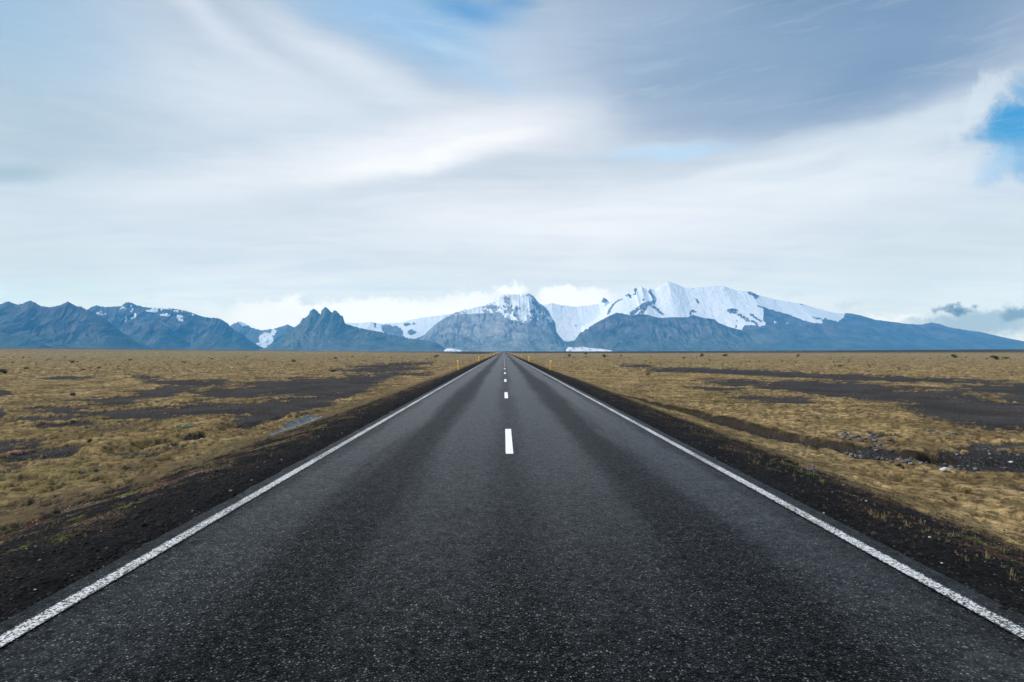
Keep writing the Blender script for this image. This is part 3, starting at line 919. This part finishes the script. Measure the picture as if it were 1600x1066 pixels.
def root(name, loc, rz=0.0):
    o = bpy.data.objects.new(name, None)
    COL.objects.link(o)
    o.location = loc
    o.rotation_euler = (0, 0, rz)
    o.empty_display_size = 0.2
    return o


def copy_tree(o, parent=None):
    c = o.copy()
    COL.objects.link(c)
    c.parent = parent
    for ch in list(o.children): copy_tree(ch, c)
    return c


def plain(name, colr, rough=.7, spec=.4, var=.25, scale=6.0):
    m, t, b = mat(name)
    tcn = t.new('ShaderNodeTexCoord')
    n = t.noise(tcn.outputs['Object'], scale, 5, .65)
    lo = tuple(c * (1 - var) for c in colr) + (1,)
    hi = tuple(min(1, c * (1 + var)) for c in colr) + (1,)
    t.put(b.inputs['Base Color'], t.mix(t.rng(n, .3, .7), lo, hi))
    b.inputs['Roughness'].default_value = rough
    b.inputs['Specular IOR Level'].default_value = spec
    bump(t, b, n, .3, .01)
    return m


# --- yellow marker posts
M_YEL = plain('weathered_yellow_plastic', (.82, .40, .045), .55, .4, .15, 14)
M_REF = plain('reflector_white', (.82, .80, .76), .3, .5, .05, 30)
M_DRK = plain('dark_plastic', (.05, .05, .05), .6, .3, .2, 20)


def prism(sec, zs, scales, shear=0.0):
    """stack of the same outline at several heights"""
    V, Fc = [], []
    n = len(sec)
    for z, k in zip(zs, scales):
        for x, y in sec: V.append((x * k, y * k, z + shear * y * (z == zs[-1])))
    for a_ in range(len(zs) - 1):
        for i in range(n):
            Fc.append((a_ * n + i, a_ * n + (i + 1) % n, (a_ + 1) * n + (i + 1) % n, (a_ + 1) * n + i))
    Fc.append(tuple(range(n))[::-1])
    Fc.append(tuple((len(zs) - 1) * n + i for i in range(n)))
    return V, Fc


def rsec(wx, wy, r=.25, k=5):
    pts = []
    rr_ = min(wx, wy) * r
    for cx_, cy_, a0 in ((wx / 2 - rr_, wy / 2 - rr_, 0), (-wx / 2 + rr_, wy / 2 - rr_, 90), (-wx / 2 + rr_, -wy / 2 + rr_, 180), (wx / 2 - rr_, -wy / 2 + rr_, 270)):
        for i in range(k):
            a_ = R(a0 + 90 * i / (k - 1))
            pts.append((cx_ + rr_ * math.cos(a_), cy_ + rr_ * math.sin(a_)))
    return pts


def make_post(name):
    o = root(name, (0, 0, 0))
    V_, F_ = prism(rsec(.18, .06), [-.25, 0, .45, .88], [1.12, 1.08, 1.02, .98])
    link('post_body', tri_mesh('post_body', V_, F_), M_YEL, o)
    V_, F_ = prism(rsec(.186, .067), [.882, .90, .945, .96], [.96, 1.0, .98, .8], shear=.6)
    link('post_cap', tri_mesh('post_cap', V_, F_), M_REF, o)
    V_, F_ = prism(rsec(.055, .008), [.66, .80], [1, 1])
    link('reflector', tri_mesh('reflector', V_, F_), M_REF, o, loc=(0, -.035, 0))
    return o


first = None
ORD = ['nearest', 'second', 'third', 'fourth', 'fifth', 'sixth', 'seventh', 'eighth']
for side, xo, word in ((-1, -4.62, 'left'), (1, 4.82, 'right')):
    for i in range(19):
        y = 61.5 + 50 * i + (0 if i == 0 else random.uniform(-.7, .7))
        x = xo + random.uniform(-.08, .08) * (i > 0)
        if first is None:
            o = first = make_post('marker_post')
        else:
            o = copy_tree(first)
        o.location = (x, y, gz(x, y) - .01)
        o.rotation_euler = (R(random.uniform(-2, 2)), R(random.uniform(-2.2, 2.2)), R(random.uniform(-8, 8)))
        if side == -1 and i == 0: o.rotation_euler = (R(-2), R(-6.5), 0)
        if side == 1 and i == 0: o.rotation_euler = (0, R(1.2), 0)
        if i == 0:
            lab = 'yellow marker post leaning left, nearest one on the left verge' if side < 0 else 'upright yellow marker post with pale top, nearest one on the right verge'
        elif i < 8:
            lab = f'yellow marker post, {ORD[i]} from the viewer along the {word} verge'
        else:
            lab = f'tiny yellow marker post far down the {word} verge near the vanishing point'
        tag(o, lab, 'marker post', f'yellow marker posts along the {word} edge of the road')

# --- corrugated steel sheets lying in the bank on the left
M_GALV, t, b = mat('weathered_galvanised_steel')
tcn = t.new('ShaderNodeTexCoord')
n1 = t.noise(tcn.outputs['Object'], 3, 5, .6)
n2 = t.noise(tcn.outputs['Object'], 30, 4, .7)
c_ = t.mix(t.rng(n1, .35, .65), (.16, .18, .18, 1), (.38, .41, .40, 1))
t.put(b.inputs['Base Color'], t.mix(t.rng(n2, .62, .75, 0, .6), c_, (.14, .10, .07, 1)))
b.inputs['Metallic'].default_value = .35
b.inputs['Roughness'].default_value = .5


def corr_sheet(y0, y1, x0, zoff, w_, hgt, rib=.30, lip=0.0):
    ny, nq = int((y1 - y0) / .02), 12
    V_, F_ = [], []
    for th in (0, 1):
        for i in range(ny + 1):
            y = y0 + (y1 - y0) * i / ny
            ph = (y % rib) / rib
            c = math.exp(-((ph - .5) / .15) ** 2) * .085
            top = 1.0 - .10 * (math.sin(y * 9.1) * .5 + .5) - .05 * (math.sin(y * 23.0))
            for q in range(nq + 1):
                s_ = q / nq * top
                a_ = s_ * 1.25
                x = x0 - w_ * math.sin(a_ * .9) + c
                z = BZ(y) + zoff + hgt * (1 - math.cos(a_)) / (1 - math.cos(1.25)) * .55 + hgt * .45 * s_ + c * .4
                V_.append((x - .012 * th, y, z - .008 * th))
    n0 = (ny + 1) * (nq + 1)
    for th in (0, 1):
        for i in range(ny):
            for q in range(nq):
                a_ = th * n0 + i * (nq + 1) + q
                f = (a_, a_ + nq + 1, a_ + nq + 2, a_ + 1)
                F_.append(f if th == 0 else f[::-1])
    for i in range(ny):
        for q in (0, nq):
            a_ = i * (nq + 1) + q
            F_.append((a_, a_ + n0, a_ + n0 + nq + 1, a_ + nq + 1))
    for q in range(nq):
        for i in (0, ny):
            a_ = i * (nq + 1) + q
            F_.append((a_, a_ + 1, a_ + n0 + 1, a_ + n0))
    return V_, F_


_bz0, _bz1 = gz(-6.35, 16.6), gz(-6.35, 20.8)
def BZ(y): return _bz0 + (_bz1 - _bz0) * (y - 16.6) / 4.2


cs = root('corrugated_culvert', (-6.35, 18.6, BZ(18.6)))
tag(cs, 'pale grey corrugated steel culvert half buried in the mossy bank left of the road', 'culvert')
for nm, args in (('corrugated_sheet', (18.0, 20.75, -6.32, -.05, .34, .20)), ('corrugated_sheet', (16.55, 18.35, -6.22, -.02, .26, .10))):
    V_, F_ = corr_sheet(*args)
    V_ = [(x + 6.35, y - 18.6, z - BZ(18.6)) for x, y, z in V_]
    link(nm, tri_mesh(nm, V_, F_, smooth=True), M_GALV, cs)
V_, F_ = [], []
NB = 40
for i in range(NB + 1):
    y = 16.5 + (20.8 - 16.5) * i / NB
    x = -6.22 + .05 - .10 * (y - 16.5) / 4.3 + .02 * math.sin(y * 3)
    for k in range(6):
        a_ = k * pi / 3
        V_.append((x + .035 * math.cos(a_) + 6.35, y - 18.6, BZ(y) + .03 + .035 * math.sin(a_) - BZ(18.6)))
for i in range(NB):
    for k in range(6):
        F_.append((i * 6 + k, i * 6 + (k + 1) % 6, (i + 1) * 6 + (k + 1) % 6, (i + 1) * 6 + k))
link('bottom_rim', tri_mesh('bottom_rim', V_, F_, smooth=True), M_GALV, cs)


# --- stones
import bmesh
def stone_mesh(name, seed, sub=2, rough=.22, flat=.62):
    bm = bmesh.new()
    bmesh.ops.create_icosphere(bm, subdivisions=sub, radius=1.0)
    rs = random.Random(seed)
    pl = [(Vector((rs.uniform(-1, 1), rs.uniform(-1, 1), rs.uniform(-.7, 1))).normalized(), rs.uniform(.5, .85)) for _ in range(12)]
    sx_, sy_ = rs.uniform(.8, 1.2), rs.uniform(.75, 1.1)
    for v in bm.verts:
        p = v.co.copy()
        for n_, d_ in pl:
            k = p.dot(n_)
            if k > d_: p -= n_ * (k - d_) * .97
        f = 1 + rough * .35 * float(fbm(np.array([p.x * 2.3 + seed]), np.array([p.y * 2.3 + p.z * 1.7]), 3, seed)[0])
        v.co = Vector((p.x * sx_ * f, p.y * sy_ * f, p.z * flat * f))
    me = bpy.data.meshes.new(name)
    bm.to_mesh(me)
    bm.free()
    me.polygons.foreach_set('use_smooth', [True] * len(me.polygons))
    return me


M_ROCK = plain('grey_basalt', (.062, .062, .066), .85, .3, .45, 3)
M_ROCK2 = plain('pale_weathered_stone', (.125, .125, .125), .85, .3, .4, 3)
M_ROCK3 = plain('brown_stained_stone', (.075, .055, .045), .85, .3, .4, 3)
M_WHITE = plain('white_stone', (.42, .43, .44), .8, .3, .18, 5)
rock_protos = []
for i in range(6):
    me = stone_mesh('stream_stone', 40 + i)
    me.materials.append([M_ROCK, M_ROCK, M_ROCK2, M_ROCK, M_ROCK3, M_ROCK2][i])
    rock_protos.append(me)


def stone(name, px, py, h, size, label, cat, group=None, me=None, sink=.25, tall=1.0):
    x, y = P2W(px, py, h)
    for _ in range(10): x, y = P2W(px, py, max(.4, CAMH - gz(x, y)))
    o = link(name, me or random.choice(rock_protos))
    o.scale = (size, size, size * tall)
    o.rotation_euler = (0, 0, random.uniform(0, 6.28))
    o.location = (x, y, gz(x, y) + size * (.62 * tall - sink))
    return tag(o, label, cat, group)


G1 = 'grey stones piled in the dry stream channel'
for i in range(95):
    f = random.random()
    px = 1318 + 110 * f
    py = 704 + 17 * f + random.gauss(-1, 6)
    stone('stone', px, py, 2.82, random.uniform(.04, .10), 'rounded grey stone in the pile lying in the dry channel left of the dark hollow', 'stone', G1)
G2 = 'small stones on the gravel bed of the channel'
for i in range(70):
    f = random.random()
    px = 1440 + 165 * f
    py = 712 + random.uniform(-4, 28) + 5 * f
    stone('pebble', px, py, 2.82, random.uniform(.025, .075), 'small grey stone on the dark gravel bed near the right edge', 'stone', G2)
me = stone_mesh('white_boulder', 77, rough=.4, flat=.75); me.materials.append(M_WHITE)
stone('boulder', 1479, 738, 2.8, .078, 'white angular stone lying at the edge of the dry channel', 'stone', me=me, sink=.05)
me2 = stone_mesh('pale_rock', 79); me2.materials.append(M_ROCK2)
stone('boulder', 694, 588, 1.95, .17, 'small pale and dark stone on the left verge short of the first post', 'stone', me=me2)
me3 = stone_mesh('dark_rock', 83, flat=.8); me3.materials.append(M_ROCK)
stone('boulder', 122, 617, 2.55, .19, 'dark rounded boulder standing alone in the moss on the left', 'stone', me=me3, sink=.1)
me4 = stone_mesh('white_pebble', 85); me4.materials.append(M_WHITE)
stone('stone', 1586, 739, 2.8, .05, 'small whitish stone near the right edge on the gravel bed', 'stone', me=me4)
stone('stone', 1036, 642, 2.3, .10, 'single pale stone at the start of the channel beside the right verge', 'stone', me=me2)


# --- leafy things
def leafmat(name, colr, var=.35):
    m, t, b = mat(name)
    g = t.new('ShaderNodeNewGeometry')
    r = g.outputs['Random Per Island']
    lo = tuple(c * (1 - var) for c in colr) + (1,)
    hi = tuple(c * (1 + var) for c in colr) + (1,)
    t.put(b.inputs['Base Color'], t.mix(r, lo, hi))
    b.inputs['Roughness'].default_value = .75
    b.inputs['Specular IOR Level'].default_value = .25
    return m


M_LEAF = leafmat('willow_leaf', (.065, .095, .025))
M_LEAFD = leafmat('dark_willow_leaf', (.035, .05, .018))
M_LEAFB = leafmat('bright_leaf', (.10, .16, .025))
M_LEAFO = leafmat('olive_leaf', (.14, .13, .045))
M_LEAFP = leafmat('pale_leaf', (.24, .27, .17))
M_STEM = plain('woody_stem', (.08, .055, .035), .9, .2, .3, 10)
M_PINK = leafmat('pink_petal', (.42, .06, .30), .25)
M_PURP = leafmat('violet_petal', (.22, .12, .55), .25)


def foliage(seed, n, rx, rz, leaf, wide=1.0, lean=.5):
    r_ = random.Random(seed)
    lobes = [(r_.uniform(-.6, .6) * rx, r_.uniform(-.6, .6) * rx, r_.uniform(.25, .7) * rz, r_.uniform(.35, .6)) for _ in range(6)]
    V_, F_ = [], []
    for i in range(n):
        lx, ly, lz, lr = r_.choice(lobes)
        d = Vector((r_.gauss(0, 1), r_.gauss(0, 1), r_.gauss(0, .9))).normalized() * (r_.random() ** .4) * lr
        c = Vector((lx + d.x * rx, ly + d.y * rx, max(.03, lz + d.z * rz * .75)))
        n_ = Vector((r_.gauss(0, 1), r_.gauss(0, 1), r_.gauss(0, 1))).normalized()
        a_ = n_.orthogonal().normalized()
        b_ = n_.cross(a_)
        L_ = leaf * r_.uniform(.6, 1.3)
        w_ = L_ * .38 * wide
        k = len(V_)
        V_ += [c - a_ * L_, c + b_ * w_ + n_ * w_ * .2, c + a_ * L_, c - b_ * w_ + n_ * w_ * .2]
        F_.append((k, k + 1, k + 2, k + 3))
    return V_, F_


def stems(seed, n, rx, rz, r0):
    r_ = random.Random(seed)
    V_, F_ = [], []
    for i in range(n):
        a_ = r_.uniform(0, 6.28); sp = r_.uniform(.2, .75) * rx
        p0 = Vector((math.cos(a_) * .12 * rx, math.sin(a_) * .12 * rx, -.1))
        p1 = Vector((math.cos(a_) * sp * .5, math.sin(a_) * sp * .5, rz * .4))
        p2 = Vector((math.cos(a_) * sp, math.sin(a_) * sp, rz * r_.uniform(.6, .85)))
        k = len(V_)
        for p, q in ((p0, 1), (p1, .7), (p2, .3)):
            for j in range(5):
                t_ = j * 2 * pi / 5
                V_.append(p + Vector((math.cos(t_) * r0 * q, math.sin(t_) * r0 * q, 0)))
        for s_ in range(2):
            for j in range(5):
                F_.append((k + s_ * 5 + j, k + s_ * 5 + (j + 1) % 5, k + s_ * 5 + 5 + (j + 1) % 5, k + s_ * 5 + 5 + j))
    return V_, F_


def make_bush(seed, n, rx, rz, leaf, m):
    o = root('shrub', (0, 0, 0))
    V_, F_ = foliage(seed, n, rx, rz, leaf)
    link('foliage', tri_mesh('foliage', V_, F_), m, o)
    V_, F_ = stems(seed, 7, rx, rz, rx * .035)
    link('stem', tri_mesh('stem', V_, F_), M_STEM, o)
    return o


def place(o, px, py, h, k=1.0, kz=None, name=None):
    x, y = P2W(px, py, h)
    # walk along the line of sight to where the ground really is
    for _ in range(12):
        hh_ = CAMH - gz(x, y)
        x, y = P2W(px, py, max(hh_, .4))
    o.location = (x, y, gz(x, y) - .01)
    o.scale = (k, k, kz or k)
    o.rotation_euler = (0, 0, random.uniform(0, 6.28))
    return o


GB = 'low willow shrubs scattered over the plain'
BUSH = [  # px, base py, width px, height px, material, label
    (17, 583, 15, 7, M_LEAFD, 'dark green low willow shrub close to the left edge of the plain'),
    (50, 577, 9, 3.5, M_LEAF, 'small green shrub just right of the dark one at the left edge'),
    (461, 566, 8, 4.5, M_LEAFB, 'fresh green round shrub on the moss plain below the craggy triple peak'),
    (522, 581, 11, 4, M_LEAFD, 'dark brownish shrub at the edge of the black sand left of the road'),
    (525, 561, 7, 3, M_LEAFD, 'small dark shrub on the plain right of the fresh green one'),
    (682, 558, 8, 3.5, M_LEAF, 'small dark green shrub near the horizon left of the post row'),
    (578, 636, 9, 7, M_LEAFB, 'bright green tuft of bush at the gravel shoulder above the left edge line'),
    (889, 558, 7, 4.5, M_LEAFB, 'fresh green shrub just right of the first right-hand post'),
    (916, 554, 5, 3, M_LEAF, 'tiny green shrub close to the horizon above the small glacier snout'),
    (945, 558.5, 8, 4.5, M_LEAFD, 'dark olive shrub second to the right from the road near the horizon'),
    (971, 557.5, 4, 3, M_LEAFD, 'tiny dark shrub right of the dark olive one'),
    (1012, 586, 9, 6, M_LEAFO, 'olive green shrub in the middle distance of the right moss field'),
    (1020, 624, 4, 4, M_LEAF, 'small green plant on the moss right of the edge line'),
    (1069, 561, 5, 3, M_LEAFD, 'small dark shrub left of the pair below the white ice dome'),
    (1097, 557.5, 8, 5.5, M_LEAF, 'round green shrub below the middle of the white ice dome'),
    (1134, 557, 12, 4, M_LEAFO, 'wide flat olive shrub right of the round green one'),
    (1250, 558, 6, 5, M_LEAFO, 'upright olive shrub near the horizon at right'),
    (1499, 559.5, 9, 5.5, M_LEAFD, 'dark green cup shaped shrub near the horizon at far right'),
    (1565, 562, 14, 6, M_LEAFD, 'large dark green shrub near the right edge on the horizon'),
    (1581, 561, 14, 3, M_LEAFB, 'flat fresh green shrub right beside the large dark one'),
    (1363, 573, 6, 3.5, M_LEAFO, 'small olive shrub in the right moss field above the black band'),
    (1317, 573, 9, 3, M_LEAFO, 'wide low olive shrub left of the small one in the right moss field'),
    (1410, 576, 8, 2.5, M_LEAFO, 'flat olive shrub above the long black sand band at right'),
    (208, 563.5, 7, 2.8, M_LEAFO, 'flat olive shrub on the left plain under the snow patched ridge'),
    (121, 567, 9, 3.5, M_LEAFO, 'olive shrub on the left plain below the dark pyramid mountain'),
    (137, 578, 7, 2.5, M_LEAF, 'flat green shrub on the left plain above the dark sand'),
    (160, 576, 8, 3, M_LEAFO, 'wide olive shrub in the left plain between two flat green ones'),
    (291, 567, 7, 3, M_LEAFO, 'small olive shrub on the left plain under the last snowy spur'),
    (213, 692, 7, 4, M_LEAFO, 'low olive herb at the edge of the dark ditch on the left'),
    (147, 690, 9, 6, M_LEAFD, 'dark herb clump on the moss left of the ditch'),
    (1334, 738, 8, 9, M_LEAFO, 'olive grassy plant on the moss below the stone pile'),
    (1288, 757, 8, 8, M_LEAFO, 'brown green plant beside the violet flowers'),
    (1410, 752, 10, 8, M_LEAFO, 'dark olive plant on the moss below the dark hollow'),
    (1518, 774, 12, 11, M_LEAFO, 'tall thin olive plant on the moss at the lower right'),
]
protos = {}
for i, (px, py, wp, hp, m, lab) in enumerate(BUSH):
    key = (m.name, i % 3)
    if key not in protos:
        protos[key] = make_bush(500 + i, 420, .5, 1.0, .085, m)
        o = protos[key]
    else:
        o = copy_tree(protos[key])
    near = py > 600
    place(o, px, py, 2.5)
    y = o.location.y
    o.scale = (wp / F * y * 1.05, wp / F * y * 1.05, hp / F * y * 1.1)
    tag(o, lab, 'shrub', GB)
# the many small ones that dot the far plain
small = [make_bush(700 + i, 160, .5, 1.0, .11, [M_LEAFO, M_LEAFD, M_LEAF][i]) for i in range(3)]
for k in range(150):
    o = small[k] if k < 3 else copy_tree(small[k % 3])
    while True:
        px = random.choice([random.uniform(5, 690), random.uniform(880, 1595)])
        py = 549.5 + 8 + abs(random.gauss(0, 9))
        if py < 590: break
    place(o, px, py, 2.5)
    y = o.location.y
    wp = random.uniform(2.2, 5.5)
    o.scale = (wp / F * y, wp / F * y, random.uniform(1.0, 2.2) / F * y)
    side = 'left' if px < 790 else 'right'
    tag(o, f'tiny dark speck of a shrub on the far {side} part of the moss plain', 'shrub', f'tiny shrubs dotting the far {side} plain')


def flower(px, py, h, m, lab, n, spread, hgt, big):
    o = root('flower_clump', (0, 0, 0))
    tag(o, lab, 'flowers')
    place(o, px, py, h)
    r_ = random.Random(px)
    V_, F_, V2, F2 = [], [], [], []
    for i in range(n):
        bx, by = r_.uniform(-1, 1) * spread, r_.uniform(-.5, .5) * spread
        hh_ = hgt * r_.uniform(.6, 1.1)
        k = len(V_)
        V_ += [(bx - .004, by, -.03), (bx + .004, by, -.03), (bx + .003, by, hh_), (bx - .003, by, hh_)]
        F_.append((k, k + 1, k + 2, k + 3))
        for q in range(2):
            a_ = r_.uniform(0, 6.28); k = len(V_); l_ = .05
            V_ += [(bx, by, hh_ * .3), (bx + math.cos(a_) * l_ * .5 - .012, by + math.sin(a_) * l_ * .5, hh_ * .45), (bx + math.cos(a_) * l_, by + math.sin(a_) * l_, hh_ * .4), (bx + math.cos(a_) * l_ * .5 + .012, by + math.sin(a_) * l_ * .5, hh_ * .35)]
            F_.append((k, k + 1, k + 2, k + 3))
        for q in range(6):
            a_ = q * pi / 3 + r_.uniform(-.3, .3); k = len(V2)
            c_, s_ = math.cos(a_), math.sin(a_)
            zq = hh_ + r_.uniform(-.01, .01)
            V2 += [(bx, by, zq), (bx + c_ * big * .6 - s_ * big * .4, by + s_ * big * .6 + c_ * big * .4, zq + big * .5), (bx + c_ * big, by + s_ * big, zq + big * .4), (bx + c_ * big * .6 + s_ * big * .4, by + s_ * big * .6 - c_ * big * .4, zq + big * .3)]
            F2.append((k, k + 1, k + 2, k + 3))
    link('leaves', tri_mesh('leaves', V_, F_), M_LEAF, o)
    link('blossom', tri_mesh('blossom', V2, F2), m, o)
    return o


flower(38, 709, 2.5, M_PINK, 'clump of pink flowers on the moss near the left edge', 34, .16, .09, .022)
flower(1268, 744, 2.15, M_PURP, 'sprig of violet flowers on the rim of the gravel shoulder at right', 9, .05, .12, .020)
o = root('herb', (0, 0, 0))
tag(o, 'pale silvery green herb clump lying on the moss left of the culvert', 'plant')
place(o, 293, 668, 2.5)
V_, F_ = foliage(91, 260, .32, .10, .05)
link('leaves', tri_mesh('leaves', V_, F_), M_LEAFP, o)
# moss mound in the channel
mm = stone_mesh('moss_mound', 95, sub=3, rough=.8, flat=.5)
M_MOSS = plain('moss_cushion', (.24, .155, .05), .95, .1, .35, 5)
mm.materials.append(M_MOSS)
stone('moss_mound', 1512, 711, 2.75, .16, 'ochre dome of moss standing on the gravel bed above the white stone', 'moss mound', me=mm, sink=.2, tall=.9)


# --- stuff: loose gravel and grass
def merged(tV, tF, n, pos, rz, sc, mode_tilt=None):
    tV = np.array(tV, float); k = len(tV)
    c, s_ = np.cos(rz)[:, None], np.sin(rz)[:, None]
    x = tV[None, :, 0] * sc[:, 0:1]; y = tV[None, :, 1] * sc[:, 1:2]; z = tV[None, :, 2] * sc[:, 2:3]
    X = x * c - y * s_ + pos[:, 0:1]; Y = x * s_ + y * c + pos[:, 1:2]; Z = z + pos[:, 2:3]
    V_ = np.stack([X, Y, Z], -1).reshape(-1, 3)
    tf = np.array(tF)
    F_ = (tf[None] + (np.arange(n) * k)[:, None, None]).reshape(-1, tf.shape[1])
    return V_, F_


def fast_mesh(name, V_, F_, smooth=False):
    me = bpy.data.meshes.new(name)
    n, k = F_.shape
    me.vertices.add(len(V_)); me.vertices.foreach_set('co', V_.astype(np.float32).ravel())
    me.loops.add(n * k); me.polygons.add(n)
    me.loops.foreach_set('vertex_index', F_.astype(np.int32).ravel())
    me.polygons.foreach_set('loop_start', np.arange(0, n * k, k, dtype=np.int32))
    me.polygons.foreach_set('use_smooth', np.full(n, smooth))
    me.update(calc_edges=True)
    return me


bm = bmesh.new()
bmesh.ops.create_icosphere(bm, subdivisions=1, radius=1.0)
iv = [tuple(v.co * random.uniform(.75, 1.15)) for v in bm.verts]
ifc = [tuple(v.index for v in f.verts) for f in bm.faces]
bm.free()
pts = []
while len(pts) < 9000:
    y = 2.2 * math.exp(random.uniform(0, 2.4))
    sgn = random.choice([-1, 1])
    x = sgn * (3.32 + abs(random.gauss(0, 1)) * 1.35) + XC
    if abs(x) > 6.6 or math.hypot(x, y) < 2.4: continue
    pts.append((x, y, gz(x, y) if abs(x - XC) > 3.46 else -.03))
pts = np.array(pts)
n = len(pts)
size = np.exp(rng.normal(-4.75, .42, n)).clip(.004, .035)
pts[:, 2] += size * .25
V_, F_ = merged(iv, ifc, n, pts, rng.uniform(0, 6.28, n), np.stack([size * rng.uniform(.8, 1.4, n), size, size * rng.uniform(.5, .9, n)], -1))
M_GRAV, t, b = mat('loose_basalt_gravel')
g = t.new('ShaderNodeNewGeometry')
t.put(b.inputs['Base Color'], t.ramp(g.outputs['Random Per Island'], [(0, (.007, .007, .008)), (.5, (.013, .013, .014)), (.85, (.030, .028, .028)), (.965, (.055, .038, .03)), (.985, (.20, .20, .20)), (1, (.34, .34, .33))]))
b.inputs['Roughness'].default_value = .9
b.inputs['Specular IOR Level'].default_value = .1
link('gravel', fast_mesh('gravel', V_, F_), M_GRAV, kind='stuff')

# grass blades, in thin tufts, on moss and on the growing part of the shoulder
bl, bf = [], []
r_ = random.Random(5)
for i in range(11):
    a_ = r_.uniform(0, 6.28); l_ = r_.uniform(.4, 1.0); o_ = r_.uniform(.1, .55)
    bx, by = r_.uniform(-.25, .25), r_.uniform(-.25, .25)
    px_, py_ = -math.sin(a_) * .045, math.cos(a_) * .045
    k = len(bl)
    bl += [(bx - px_, by - py_, -.1), (bx + px_, by + py_, -.1), (bx + math.cos(a_) * o_ + px_ * .3, by + math.sin(a_) * o_ + py_ * .3, l_), (bx + math.cos(a_) * o_ - px_ * .3, by + math.sin(a_) * o_ - py_ * .3, l_)]
    bf.append((k, k + 1, k + 2, k + 3))
pts = []
while len(pts) < 5200:
    r__ = 3.0 * math.exp(random.uniform(0, 2.9))
    a_ = random.uniform(-R(56), R(56))
    x, y = r__ * math.sin(a_), r__ * math.cos(a_)
    lim = 6.0 if x < 0 else 5.2
    if abs(x) < 4.0: continue
    if abs(x) < lim and random.random() < .25: continue
    if float(pn(np.array([x / 2.3]), np.array([y / 2.3]), 77)[0]) < random.uniform(-.3, .35): continue
    pts.append((x, y, gz(x, y)))
pts = np.array(pts); n = len(pts)
size = np.exp(rng.normal(-3.05, .4, n)).clip(.02, .11)
V_, F_ = merged(bl, bf, n, pts, rng.uniform(0, 6.28, n), np.stack([size, size, size * .8], -1))
M_GRASS, t, b = mat('dry_grass')
g = t.new('ShaderNodeNewGeometry')
nzz = t.noise(g.outputs['Position'], .6, 3)
ca = t.mix(g.outputs['Random Per Island'], (.16, .12, .055, 1), (.09, .085, .03, 1))
t.put(b.inputs['Base Color'], t.mix(t.rng(nzz, .45, .6), ca, (.085, .055, .035, 1)))
b.inputs['Roughness'].default_value = .85
link('grass', fast_mesh('grass', V_, F_), M_GRASS, kind='stuff')
